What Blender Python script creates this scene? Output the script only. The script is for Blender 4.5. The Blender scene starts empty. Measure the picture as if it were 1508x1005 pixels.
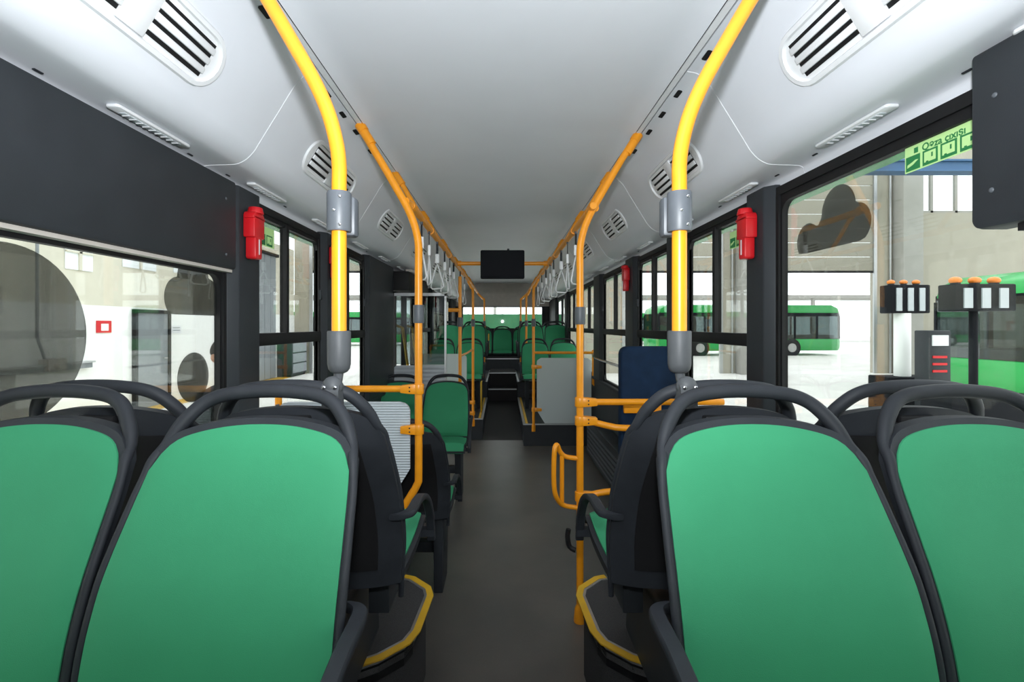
import bpy, bmesh, math, random
from mathutils import Vector, Matrix

random.seed(7)
S = bpy.context.scene
C = S.collection
R = math.radians

# ------------------------------------------------------------------ camera, world, lights, exposure
CAMZ = 1.5
cd = bpy.data.cameras.new('camera'); cam = bpy.data.objects.new('camera', cd); C.objects.link(cam)
cam.location = (0, 0, CAMZ); cam.rotation_euler = (R(90), 0, 0)
cd.sensor_width = 36; cd.lens = 36 * 720 / 1508
cd.shift_x = 14 / 1508; cd.shift_y = -22.5 / 1508
cd.clip_start = 0.02; cd.clip_end = 300
S.camera = cam

w = bpy.data.worlds.new('world'); S.world = w; w.use_nodes = True
nt = w.node_tree
bg = nt.nodes['Background']
bg.inputs[0].default_value = (0.93, 0.97, 1.0, 1); bg.inputs[1].default_value = 3.2

ld = bpy.data.lights.new('camera_flash', 'SPOT'); ld.energy = 195; ld.color = (0.93, 0.97, 1.0)
ld.shadow_soft_size = 0.03; ld.spot_size = R(170); ld.spot_blend = 1.0
fl = bpy.data.objects.new('camera_flash', ld); C.objects.link(fl)
fl.location = (0, -0.04, CAMZ + 0.21); fl.rotation_euler = (R(128), 0, 0)

vs = S.view_settings
vs.view_transform = 'Standard'; vs.look = 'None'; vs.exposure = 0.0; vs.gamma = 1.0; vs.use_curve_mapping = False

# ------------------------------------------------------------------ materials
MATS = {}
def mk(name, col, rough=0.5, metal=0.0, var=0.08, scale=12.0, bump=0.0, bscale=120.0, spec=0.5, sheen=0.0):
    m = bpy.data.materials.new(name); m.use_nodes = True
    n = m.node_tree.nodes; l = m.node_tree.links
    b = n['Principled BSDF']
    b.inputs['Roughness'].default_value = rough; b.inputs['Metallic'].default_value = metal
    b.inputs['Specular IOR Level'].default_value = spec
    if sheen: b.inputs['Sheen Weight'].default_value = sheen
    tc = n.new('ShaderNodeTexCoord')
    nz = n.new('ShaderNodeTexNoise'); nz.inputs['Scale'].default_value = scale; nz.inputs['Detail'].default_value = 4
    l.new(tc.outputs['Object'], nz.inputs['Vector'])
    rp = n.new('ShaderNodeValToRGB')
    a = [max(0, c * (1 - var)) for c in col]; c2 = [min(1, c * (1 + var)) for c in col]
    rp.color_ramp.elements[0].position = 0.3; rp.color_ramp.elements[1].position = 0.7
    rp.color_ramp.elements[0].color = (*a, 1); rp.color_ramp.elements[1].color = (*c2, 1)
    l.new(nz.outputs['Fac'], rp.inputs['Fac']); l.new(rp.outputs['Color'], b.inputs['Base Color'])
    if bump:
        n2 = n.new('ShaderNodeTexNoise'); n2.inputs['Scale'].default_value = bscale; n2.inputs['Detail'].default_value = 2
        l.new(tc.outputs['Object'], n2.inputs['Vector'])
        bp = n.new('ShaderNodeBump'); bp.inputs['Strength'].default_value = bump; bp.inputs['Distance'].default_value = 0.002
        l.new(n2.outputs['Fac'], bp.inputs['Height']); l.new(bp.outputs['Normal'], b.inputs['Normal'])
    MATS[name] = m
    return m

mk('green_fabric', (0.034, 0.255, 0.120), 0.72, var=0.06, scale=5, bump=0.12, bscale=700, spec=0.25)
mk('dark_plastic', (0.020, 0.023, 0.028), 0.58, var=0.12, scale=20, bump=0.10, bscale=500, spec=0.28)
mk('grey_dark', (0.065, 0.070, 0.075), 0.5, var=0.08, scale=30, bump=0.08, bscale=300, spec=0.3)
mk('wall_dark', (0.024, 0.028, 0.033), 0.55, var=0.10, scale=8, bump=0.10, bscale=400, spec=0.35)
mk('black_rubber', (0.008, 0.008, 0.009), 0.6, var=0.1, spec=0.3)
mk('orange_paint', (0.82, 0.30, 0.010), 0.33, var=0.05, scale=25, bump=0.04, bscale=300)
mk('yellow_paint', (0.62, 0.36, 0.02), 0.5, var=0.08)
mk('white_panel', (0.68, 0.70, 0.75), 0.42, var=0.02, scale=3, bump=0.03, bscale=500, spec=0.35)
mk('white_plastic', (0.74, 0.75, 0.77), 0.4, var=0.03, spec=0.4)
mk('grey_plastic', (0.085, 0.095, 0.108), 0.45, var=0.05, scale=30, bump=0.05, bscale=500)
mk('grey_light', (0.46, 0.50, 0.53), 0.35, var=0.04)
mk('aluminium', (0.50, 0.51, 0.52), 0.35, metal=0.8, var=0.06, scale=40)
mk('chrome', (0.55, 0.56, 0.58), 0.2, metal=1.0, var=0.04)
mk('red_plastic', (0.62, 0.010, 0.016), 0.35, var=0.08)
mk('navy_vinyl', (0.006, 0.019, 0.048), 0.75, var=0.15, scale=18, bump=0.25, bscale=60, spec=0.15)
mk('sticker_pale', (0.50, 0.78, 0.32), 0.5, var=0.03)
mk('sticker_green', (0.02, 0.20, 0.06), 0.5, var=0.04)
mk('screen_black', (0.010, 0.011, 0.014), 0.6, var=0.05, spec=0.08)
mk('platform_vinyl', (0.048, 0.047, 0.048), 0.75, spec=0.2, var=0.35, scale=350, bump=0.1, bscale=400)
mk('hall_cream', (0.66, 0.62, 0.52), 0.7, var=0.05, scale=2)
mk('hall_white', (0.88, 0.88, 0.87), 0.7, var=0.03, scale=2)
mk('hall_grey', (0.36, 0.35, 0.32), 0.7, var=0.06, scale=3)
mk('hall_cream_shaded', (0.40, 0.37, 0.30), 0.6, var=0.05, scale=2)  # hall cream darkened: shade on end wall and roller doors is in the colour
mk('hall_beam', (0.04, 0.12, 0.26), 0.5, var=0.05)
mk('door_grey', (0.22, 0.24, 0.26), 0.5, var=0.06)
mk('concrete', (0.78, 0.76, 0.72), 0.55, var=0.10, scale=1.2, bump=0.05, bscale=30)
mk('bus_green', (0.02, 0.34, 0.07), 0.25, var=0.05, scale=2)
mk('fence_green', (0.012, 0.11, 0.04), 0.6, var=0.1, scale=1)
mk('amber_lens', (0.75, 0.22, 0.03), 0.25, var=0.05)
mk('cloth_black', (0.012, 0.012, 0.014), 0.85, var=0.15, scale=30)
mk('skin', (0.45, 0.24, 0.16), 0.6, var=0.05)
mk('hair_dark', (0.015, 0.011, 0.009), 0.6, var=0.2, scale=60)
mk('translucent_strap', (0.60, 0.61, 0.62), 0.2, var=0.05)
mk('beige_panel', (0.52, 0.48, 0.44), 0.6, var=0.06)
mk('sky_pane', (0.85, 0.88, 0.9), 0.3, var=0.02)

def vinyl_floor():
    m = mk('floor_vinyl', (0.06, 0.056, 0.052), 0.36, var=0.1, scale=3, bump=0.04, bscale=300, spec=1.0)
    n = m.node_tree.nodes; l = m.node_tree.links; b = n['Principled BSDF']
    tc = n.new('ShaderNodeTexCoord')
    v = n.new('ShaderNodeTexVoronoi'); v.inputs['Scale'].default_value = 170; l.new(tc.outputs['Object'], v.inputs['Vector'])
    r = n.new('ShaderNodeValToRGB'); r.color_ramp.elements[0].position = 0.05; r.color_ramp.elements[1].position = 0.16
    r.color_ramp.elements[0].color = (0.22, 0.21, 0.20, 1); r.color_ramp.elements[1].color = (0.092, 0.085, 0.078, 1)
    l.new(v.outputs['Distance'], r.inputs['Fac'])
    # scuffs worn along the aisle
    nz = n.new('ShaderNodeTexNoise'); nz.inputs['Scale'].default_value = 2.2; nz.inputs['Detail'].default_value = 6
    l.new(tc.outputs['Object'], nz.inputs['Vector'])
    r2 = n.new('ShaderNodeValToRGB'); r2.color_ramp.elements[0].position = 0.35; r2.color_ramp.elements[1].position = 0.7
    r2.color_ramp.elements[0].color = (0.75, 0.75, 0.75, 1); r2.color_ramp.elements[1].color = (1.2, 1.15, 1.1, 1)
    l.new(nz.outputs['Fac'], r2.inputs['Fac'])
    mx = n.new('ShaderNodeMixRGB'); mx.blend_type = 'MULTIPLY'; mx.inputs[0].default_value = 1
    l.new(r.outputs['Color'], mx.inputs[1]); l.new(r2.outputs['Color'], mx.inputs[2])
    l.new(mx.outputs['Color'], b.inputs['Base Color'])
vinyl_floor()

def glass(name, tint, refl=0.06, diff=0.0, dcol=(0.1, 0.1, 0.1)):
    m = bpy.data.materials.new(name); m.use_nodes = True
    n = m.node_tree.nodes; l = m.node_tree.links
    n.remove(n['Principled BSDF']); out = n['Material Output']
    t = n.new('ShaderNodeBsdfTransparent'); t.inputs[0].default_value = (*tint, 1)
    g = n.new('ShaderNodeBsdfGlossy'); g.inputs['Roughness'].default_value = 0.02
    fr = n.new('ShaderNodeLayerWeight'); fr.inputs['Blend'].default_value = 0.2
    mu = n.new('ShaderNodeMath'); mu.operation = 'MULTIPLY_ADD'; mu.inputs[1].default_value = 0.35; mu.inputs[2].default_value = refl
    mu.use_clamp = True
    l.new(fr.outputs['Fresnel'], mu.inputs[0])
    mx = n.new('ShaderNodeMixShader'); l.new(mu.outputs[0], mx.inputs[0])
    src = t
    if diff:
        d = n.new('ShaderNodeBsdfDiffuse'); d.inputs[0].default_value = (*dcol, 1)
        m2 = n.new('ShaderNodeMixShader'); m2.inputs[0].default_value = diff
        l.new(t.outputs[0], m2.inputs[1]); l.new(d.outputs[0], m2.inputs[2]); src = m2
    l.new(src.outputs[0], mx.inputs[1]); l.new(g.outputs[0], mx.inputs[2]); l.new(mx.outputs[0], out.inputs[0])
    MATS[name] = m
glass('glass', (0.86, 0.88, 0.87), 0.015)
glass('glass_far', (0.55, 0.6, 0.6), 0.08)
glass('tinted_film', (0.42, 0.42, 0.41), 0.01, 0.22, (0.22, 0.21, 0.19))
glass('frosted_panel', (0.60, 0.66, 0.66), 0.04, 0.7, (0.72, 0.79, 0.79))

# ------------------------------------------------------------------ mesh helpers
OFF = {}
def catmull(pts, k=6):
    P = [Vector(p) for p in pts]
    if len(P) < 3: return P
    out = []
    for i in range(len(P) - 1):
        p0 = P[i - 1] if i else P[0] * 2 - P[1]
        p1, p2 = P[i], P[i + 1]
        p3 = P[i + 2] if i + 2 < len(P) else P[-1] * 2 - P[-2]
        for j in range(k):
            t = j / k
            out.append(0.5 * ((2 * p1) + (-p0 + p2) * t + (2 * p0 - 5 * p1 + 4 * p2 - p3) * t * t + (-p0 + 3 * p1 - 3 * p2 + p3) * t ** 3))
    out.append(P[-1]); return out

class G:
    def __init__(s): s.bm = bmesh.new()
    def box(s, x0, x1, y0, y1, z0, z1):
        x0, x1 = min(x0, x1), max(x0, x1); y0, y1 = min(y0, y1), max(y0, y1); z0, z1 = min(z0, z1), max(z0, z1)
        v = [s.bm.verts.new(p) for p in ((x0,y0,z0),(x1,y0,z0),(x1,y1,z0),(x0,y1,z0),(x0,y0,z1),(x1,y0,z1),(x1,y1,z1),(x0,y1,z1))]
        for f in ((0,3,2,1),(4,5,6,7),(0,1,5,4),(1,2,6,5),(2,3,7,6),(3,0,4,7)): s.bm.faces.new([v[i] for i in f])
        return s
    def tube(s, pts, r, n=10, smooth=0, flat=1.0, closed=False, up=None):
        P = catmull(pts, smooth) if smooth else [Vector(p) for p in pts]
        m = len(P)
        if not hasattr(r, '__len__'): rr = [r] * m
        elif len(r) == m: rr = list(r)
        else: rr = [r[min(len(r) - 1, int(i * len(r) / m))] for i in range(m)]
        T = []
        for i in range(m):
            if closed: a, b = P[i - 1], P[(i + 1) % m]
            else: a, b = P[max(0, i - 1)], P[min(m - 1, i + 1)]
            d = (b - a); T.append(d.normalized() if d.length > 1e-9 else Vector((0, 0, 1)))
        ref = Vector(up) if up else (Vector((0, 0, 1)) if abs(T[0].z) < 0.9 else Vector((0, 1, 0)))
        N = (ref - T[0] * ref.dot(T[0])).normalized()
        rings = []
        for i in range(m):
            N = (N - T[i] * N.dot(T[i])).normalized(); B = T[i].cross(N)
            rings.append([s.bm.verts.new(P[i] + N * (math.cos(2*math.pi*k/n) * rr[i] * flat) + B * (math.sin(2*math.pi*k/n) * rr[i])) for k in range(n)])
        cnt = m if closed else m - 1
        for i in range(cnt):
            a, b = rings[i], rings[(i + 1) % m]
            for k in range(n): s.bm.faces.new((a[k], a[(k+1) % n], b[(k+1) % n], b[k]))
        if not closed:
            s.bm.faces.new(list(reversed(rings[0]))); s.bm.faces.new(rings[-1])
        return s
    def cyl(s, a, b, r, n=16): return s.tube([a, b], r, n)
    def prism(s, poly, axis, a, b):
        """poly of 2-D points extruded along axis from a to b. axis x: (y,z); y: (x,z); z: (x,y)"""
        def mkp(p, t):
            if axis == 'x': return (t, p[0], p[1])
            if axis == 'y': return (p[0], t, p[1])
            return (p[0], p[1], t)
        A = [s.bm.verts.new(mkp(p, a)) for p in poly]; B = [s.bm.verts.new(mkp(p, b)) for p in poly]
        n = len(poly)
        for i in range(n): s.bm.faces.new((A[i], A[(i+1) % n], B[(i+1) % n], B[i]))
        s.bm.faces.new(list(reversed(A))); s.bm.faces.new(B); return s
    def grid(s, rows):
        V = [[s.bm.verts.new(p) for p in r] for r in rows]
        for i in range(len(V) - 1):
            for j in range(len(V[0]) - 1): s.bm.faces.new((V[i][j], V[i][j+1], V[i+1][j+1], V[i+1][j]))
        return V
    def slab(s, front, back):
        """closed slab from two equal grids"""
        A = s.grid(front); B = s.grid([list(reversed(r)) for r in back])
        m = len(A); n = len(A[0]); B = [list(reversed(r)) for r in B]
        for i in range(m - 1):
            s.bm.faces.new((A[i+1][0], B[i+1][0], B[i][0], A[i][0])); s.bm.faces.new((A[i][n-1], B[i][n-1], B[i+1][n-1], A[i+1][n-1]))
        for j in range(n - 1):
            s.bm.faces.new((A[0][j], B[0][j], B[0][j+1], A[0][j+1])); s.bm.faces.new((A[m-1][j+1], B[m-1][j+1], B[m-1][j], A[m-1][j]))
        return s
    def sphere(s, c, r, sc=(1, 1, 1), u=14, v=9):
        mt = Matrix.Translation(c) @ Matrix.Diagonal((r*sc[0], r*sc[1], r*sc[2], 1))
        bmesh.ops.create_uvsphere(s.bm, u_segments=u, v_segments=v, radius=1, matrix=mt); return s
    def mesh(s, name, mat, bevel=0, seg=2, smooth=40, off=(0, 0, 0)):
        bmesh.ops.recalc_face_normals(s.bm, faces=s.bm.faces)
        if bevel:
            e = [x for x in s.bm.edges if len(x.link_faces) == 2 and x.calc_face_angle(0) > 0.5]
            bmesh.ops.bevel(s.bm, geom=e, offset=bevel, segments=seg, affect='EDGES', profile=0.5)
        if Vector(off).length: bmesh.ops.translate(s.bm, verts=s.bm.verts, vec=-Vector(off))
        me = bpy.data.meshes.new(name); s.bm.to_mesh(me); s.bm.free()
        me.materials.append(MATS[mat])
        for p in me.polygons: p.use_smooth = True
        me.set_sharp_from_angle(angle=R(smooth))
        return me

def link(name, me, parent=None, label=None):
    o = bpy.data.objects.new(name, me); C.objects.link(o)
    if parent:
        o.parent = parent; OFF[o] = OFF.get(parent, Vector((0, 0, 0)))
    if label: o['label'] = label
    return o
def part(name, g, mat, parent, label=None, **k):
    """part whose shape is given in world coordinates"""
    return link(name, g.mesh(name, mat, off=OFF.get(parent, Vector((0, 0, 0))), **k), parent, label)
def tag(o, label, cat, group=None, kind=None):
    o['label'] = label; o['category'] = cat
    if group: o['group'] = group
    if kind: o['kind'] = kind
    return o
def thing(name, label, cat, loc=(0, 0, 0), rz=0, group=None, kind=None):
    o = bpy.data.objects.new(name, None); C.objects.link(o); o.empty_display_size = 0.05
    o.location = loc; o.rotation_euler = (0, 0, rz); OFF[o] = Vector(loc)
    return tag(o, label, cat, group, kind)
def single(name, g, mat, label, cat, group=None, kind=None, base=None, **k):
    """a thing that is one mesh, origin moved to base"""
    b = Vector(base) if base else Vector((0, 0, 0))
    o = link(name, g.mesh(name, mat, off=b, **k)); o.location = b; OFF[o] = b
    return tag(o, label, cat, group, kind)
def struct(name, g, mat, label, cat, **k): return single(name, g, mat, label, cat, kind='structure', **k)

def rrect(x0, x1, z0, z1, r, n=5):
    out = []
    for cx, cz, a0 in ((x1-r, z0+r, -90), (x1-r, z1-r, 0), (x0+r, z1-r, 90), (x0+r, z0+r, 180)):
        for i in range(n + 1):
            a = R(a0 + 90 * i / n); out.append((cx + r * math.cos(a), cz + r * math.sin(a)))
    return out
def text_mesh(body, size, rot, loc, mat, parent, name='lettering', depth=0.0006):
    cu = bpy.data.curves.new(name, 'FONT'); cu.body = body; cu.size = size; cu.extrude = depth; cu.align_x = 'LEFT'
    cu.resolution_u = 3; cu.offset = size * 0.018
    t = bpy.data.objects.new(name, cu); C.objects.link(t)
    bpy.context.view_layer.update()
    me = bpy.data.meshes.new_from_object(t.evaluated_get(bpy.context.evaluated_depsgraph_get()))
    bpy.data.objects.remove(t); me.materials.clear(); me.materials.append(MATS[mat])
    o = link(name, me, parent); o.location = Vector(loc) - OFF.get(parent, Vector((0,0,0))); o.rotation_euler = rot
    return o

WX = 1.15            # half width at the glass
Y0, Y1 = -0.9, 11.5  # bus interior extent
# ------------------------------------------------------------------ bus floor and platforms
fo = struct('floor', G().box(-WX, WX, Y0, 6.4, -.05, 0), 'floor_vinyl', 'dark speckled vinyl floor running down the aisle', 'floor')
part('ramp', G().prism([(6.4, -.05), (9.0, -.05), (9.0, .12), (6.4, 0)], 'x', -WX, WX), 'platform_vinyl', fo)

def offset_poly(pts, d):
    out = []
    for i, p in enumerate(pts):
        a = Vector(pts[max(0, i-1)]); b = Vector(pts[min(len(pts)-1, i+1)]); t = (b - a).normalized()
        out.append((p[0] + t.y * d, p[1] - t.x * d))
    return out
def platform(sx, label):
    z = 0.34
    # outline of the aisle-side edge from far to near
    edge = [(-1.13, 2.24), (-0.46, 2.24), (-0.425, 2.23), (-0.345, 2.15), (-0.330, 2.10), (-0.345, 1.86), (-0.365, 1.80), (-0.44, 1.725), (-0.50, 1.69)]
    if sx > 0: edge = [(-x * 1.0 + (0.02 if x > -1 else 0), y) for x, y in edge]
    t = thing('floor_platform', label, 'platform', (sx * 0.8, 1.2, 0), kind='structure')
    near = [(sx * 0.50, -0.3), (sx * 1.13, -0.3)]
    part('deck', G().prism(edge + near, 'z', 0.0, z - 0.002), 'platform_vinyl', t)
    vis = edge[1:]
    def ribbon(d0, d1, z0, z1, nm, mat):
        s = 1 if sx > 0 else -1
        a = offset_poly(vis, d0 * s); b = offset_poly(vis, d1 * s)
        g = G()
        for i in range(len(vis) - 1):
            lo = [(*a[i], z0), (*a[i+1], z0), (*b[i+1], z0), (*b[i], z0)]; hi = [(p[0], p[1], z1) for p in lo]
            vv = [g.bm.verts.new(p) for p in lo + hi]
            for f in ((0,1,2,3),(4,5,6,7),(0,1,5,4),(1,2,6,5),(2,3,7,6),(3,0,4,7)): g.bm.faces.new([vv[j] for j in f])
        bmesh.ops.remove_doubles(g.bm, verts=g.bm.verts, dist=1e-5)
        part(nm, g, mat, t)
    ribbon(0.006, 0.034, z - 0.003, z + 0.003, 'safety_strip', 'yellow_paint')
    ribbon(-0.006, 0.006, z - 0.03, z + 0.001, 'nosing', 'aluminium')
    ribbon(-0.012, 0.004, z - 0.062, z - 0.040, 'nosing', 'aluminium')
    ribbon(-0.004, 0.004, z - 0.09, z - 0.03, 'riser_strip', 'black_rubber')
platform(-1, 'raised dark platform with yellow edge under the seats left of the aisle')
platform(1, 'raised dark platform with yellow edge under the seats right of the aisle')

def arch(sx, label):
    pr = [(1.885, 0.335), (1.87, 0.43), (1.82, 0.53), (1.74, 0.60), (1.62, 0.645), (1.46, 0.66), (0.6, 0.66), (0.42, 0.645), (0.28, 0.58), (0.2, 0.48), (0.17, 0.335)]
    struct('wheel_arch', G().prism(pr, 'x', sx * 0.47, sx * 1.13), 'wall_dark', label, 'wheel arch', base=(sx*0.8, 1.0, 0.335), bevel=0.02, seg=3)
arch(-1, 'dark rounded wheel arch housing under the left near seats')
arch(1, 'dark rounded wheel arch housing under the right near seats')

# rear raised sides and steps
def rear_side(sx, y0, label):
    t = thing('floor_platform', label, 'platform', (sx * 0.7, y0, 0), kind='structure')
    part('deck', G().box(sx*0.265, sx*1.14, y0, 8.35, 0.0, 0.27), 'wall_dark', t)
    part('deck', G().box(sx*0.265, sx*1.14, 8.352, 10.42, 0.0, 0.55), 'wall_dark', t)
    part('nosing', G().box(sx*0.258, sx*1.13, y0-0.006, y0+0.022, 0.262, 0.276), 'aluminium', t)
    part('nosing', G().box(sx*0.255, sx*0.285, y0, 8.352, 0.262, 0.276), 'aluminium', t)
    part('nosing', G().box(sx*0.255, sx*0.285, 8.345, 10.42, 0.542, 0.556), 'aluminium', t)
    part('safety_strip', G().box(sx*0.29, sx*0.32, y0+0.03, 8.35, 0.2705, 0.274), 'yellow_paint', t)
rear_side(-1, 6.45, 'raised rear floor with metal nosing left of the narrow aisle')
rear_side(1, 6.1, 'raised rear floor with metal nosing behind the pale partition on the right')
t = thing('rear_steps', 'two dark steps with pale nosings at the far end of the aisle', 'steps', (0, 9.0, 0), kind='structure')
part('tread', G().box(-0.26, 0.26, 9.0, 9.45, 0, 0.33), 'platform_vinyl', t)
part('tread', G().box(-0.26, 0.26, 9.452, 10.42, 0, 0.585), 'platform_vinyl', t)
part('nosing', G().box(-0.262, 0.262, 8.992, 9.03, 0.322, 0.338), 'aluminium', t)
part('nosing', G().box(-0.262, 0.262, 9.445, 9.48, 0.577, 0.593), 'aluminium', t)
t = thing('bench_base', 'dark box under the rear bench seats with a pale top edge', 'bench base', (0, 10.9, 0), kind='structure')
part('body', G().box(-1.14, 1.14, 10.43, 11.48, 0, 0.80), 'wall_dark', t)
part('top_edge', G().box(-0.5, 0.5, 10.42, 10.445, 0.785, 0.806), 'aluminium', t)

# ------------------------------------------------------------------ ceiling, coves
cg = G()
prof = [(-0.668, 2.470), (-0.64, 2.486), (-0.615, 2.495), (-0.585, 2.50), (0.585, 2.50), (0.615, 2.495), (0.64, 2.486), (0.668, 2.470)]
cg.slab([[(x, Y0, z) for x, z in prof], [(x, Y1, z) for x, z in prof]], [[(x, Y0, z + 0.02) for x, z in prof], [(x, Y1, z + 0.02) for x, z in prof]])
struct('ceiling', cg, 'white_panel', 'smooth white central ceiling panel', 'ceiling', smooth=50)

COVE = [(1.150, 2.055), (1.147, 2.095), (1.135, 2.108), (1.10, 2.112), (1.03, 2.114), (1.0, 2.120), (0.97, 2.138), (0.945, 2.165), (0.928, 2.192), (0.89, 2.254), (0.85, 2.318), (0.81, 2.384), (0.785, 2.422), (0.76, 2.447), (0.735, 2.462), (0.702, 2.468)]
cp = [(p.x, p.y) for p in catmull([(x, z, 0) for x, z in COVE], 3)]
cn = []
for i, p in enumerate(cp):
    a = Vector(cp[max(0, i-1)]); b = Vector(cp[min(len(cp)-1, i+1)]); tt = (b - a).normalized()
    cn.append((tt.y, -tt.x))          # outward (away from cabin)
seams = [Y0, 0.53, 1.86, 3.19, 4.52, 5.85, 7.18, 8.51, 9.84, Y1]
for sx, side in ((-1, 'left'), (1, 'right')):
    t = thing('trim_1' if sx < 0 else 'trim_2', 'white curved ceiling cove panels along the %s side' % side, 'ceiling cove', (sx*0.95, 0, 2.1), kind='structure')
    for i in range(len(seams) - 1):
        ya, yb = seams[i] + 0.0015, seams[i+1] - 0.0015
        f = [[(sx * p[0], y, p[1]) for p in cp] for y in (ya, yb)]
        bk = [[(sx * (p[0] + 0.012 * n[0]), y, p[1] + 0.012 * abs(n[1])) for p, n in zip(cp, cn)] for y in (ya, yb)]
        part('cove_panel', G().slab(f, bk), 'white_panel', t, smooth=60)
    for y in seams[1:-1]:
        part('seam_bead', G().tube([(sx * (p[0] - 0.0005), y, p[1] - 0.0005) for p in cp[4:]], 0.0015, 6), 'white_plastic', t)
    # channel strip between cove and ceiling
    part('channel_strip', G().box(sx*0.674, sx*0.696, Y0, Y1, 2.468, 2.474), 'white_plastic', t)
    part('channel_back', G().box(sx*0.66, sx*0.712, Y0, Y1, 2.478, 2.49), 'black_rubber', t)
    # black oval slots along the top edge, screws along the lower ledge
    for y in (1.25, 1.5, 1.74, 2.03, 2.23, 2.43, 2.70, 3.5, 3.75, 4.5, 4.75):
        ov = [(-0.030, -0.006), (-0.026, -0.0095), (0.026, -0.0095), (0.030, -0.006), (0.030, 0.006), (0.026, 0.0095), (-0.026, 0.0095), (-0.030, 0.006)]
        g = G(); V = []
        for k in (0.001, -0.006):
            V.append([g.bm.verts.new((sx * (0.728 + b * 0.97), y + a, 2.4637 - b * 0.25 - (0.0022 if k > 0 else -0.004))) for a, b in ov])
        g.bm.faces.new(V[0]); g.bm.faces.new(list(reversed(V[1])))
        for q in range(8): g.bm.faces.new((V[0][q], V[0][(q+1) % 8], V[1][(q+1) % 8], V[1][q]))
        part('slot', g, 'black_rubber', t)
    for y in (0.62, 1.17, 1.74, 1.98, 2.5, 3.1, 3.3, 4.0, 4.6):
        part('screw', G().tube([(sx*1.112, y - 0.011, 2.1095), (sx*1.112, y + 0.011, 2.1095)], 0.0045, 8, flat=0.5), 'dark_plastic', t)

# ------------------------------------------------------------------ outer shell that closes the bus body
t = thing('bus_body', 'outer roof and skirt of the bus around the cabin', 'bus body', (0, 5, -0.3), kind='structure')
part('roof', G().box(-1.27, 1.27, Y0 - 0.1, Y1 + 0.25, 2.56, 2.62), 'bus_green', t)
for sx in (-1, 1):
    part('roof_side', G().box(sx*1.22, sx*1.27, Y0 - 0.1, Y1 + 0.25, 2.03, 2.559), 'bus_green', t)
    part('skirt', G().box(sx*1.20, sx*1.26, Y0 - 0.1, 4.9 if sx < 0 else Y1 + 0.2, -0.22, 0.80), 'bus_green', t)
part('skirt', G().box(-1.26, -1.20, 6.3, Y1 + 0.2, -0.22, 0.80), 'bus_green', t)
part('underbody', G().box(-1.15, 1.15, Y0, Y1, -0.2, -0.055), 'black_rubber', t)
part('bulkhead', G().box(-1.26, 1.26, Y0 - 0.08, Y0 - 0.02, 1.98, 2.55), 'wall_dark', t)
part('dashboard', G().box(-1.26, 1.26, Y0 - 0.08, Y0 - 0.02, -0.2, 1.05), 'wall_dark', t)
for a, b in ((-1.26, -1.05), (-.06, .06), (1.05, 1.26)): part('windscreen_post', G().box(a, b, Y0 - 0.08, Y0 - 0.02, 1.05, 1.98), 'wall_dark', t)
part('windscreen', G().box(-1.05, 1.05, Y0 - 0.06, Y0 - 0.05, 1.05, 1.98), 'glass_far', t)

# ------------------------------------------------------------------ side walls with pillars
SILL, HEAD = 0.88, 2.035
LP = [(0.0, 0.2), (2.0, 2.24), (3.03, 3.25), (4.0, 4.95), (6.25, 6.5), (7.6, 7.85), (9.0, 9.25), (10.5, 11.5)]
RP = [(-0.2, 0.0), (2.02, 2.23), (3.0, 3.3), (4.08, 4.40), (5.5, 5.92), (7.0, 7.3), (8.35, 8.65), (10.1, 11.5)]
def wall(sx, name, pillars, side):
    t = thing(name, 'dark grey %s side wall of the bus with window pillars' % side, 'wall', (sx * 1.17, 5, 0), kind='structure')
    lows = [(Y0, 4.95), (6.25, Y1)] if sx < 0 else [(Y0, Y1)]
    for a, b in lows:
        part('lower_panel', G().box(sx*1.135, sx*1.199, a, b, 0.0, SILL - 0.03), 'wall_dark', t)
        part('sill', G().box(sx*1.10, sx*1.20, a, b, SILL - 0.03, SILL), 'dark_plastic', t, bevel=0.008)
    part('header', G().box(sx*1.13, sx*1.21, Y0, Y1, HEAD, 2.07), 'black_rubber', t)
    for a, b in pillars:
        m = (a + b) / 2; w_ = b - a
        part('pillar', G().prism([(sx*1.160, a + 0.0), (sx*1.130, a + 0.0), (sx*1.095, a + 0.035), (sx*1.095, b - 0.035), (sx*1.130, b), (sx*1.160, b)], 'z', SILL, 2.085), 'wall_dark', t, bevel=0.006)
        part('pillar_seal', G().box(sx*1.128, sx*1.152, a - 0.022, a - 0.001, SILL, HEAD), 'black_rubber', t)
        part('pillar_seal', G().box(sx*1.128, sx*1.152, b + 0.001, b + 0.022, SILL, HEAD), 'black_rubber', t)
wall(-1, 'wall_left', LP, 'left')
wall(1, 'wall_right', RP, 'right')

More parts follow.
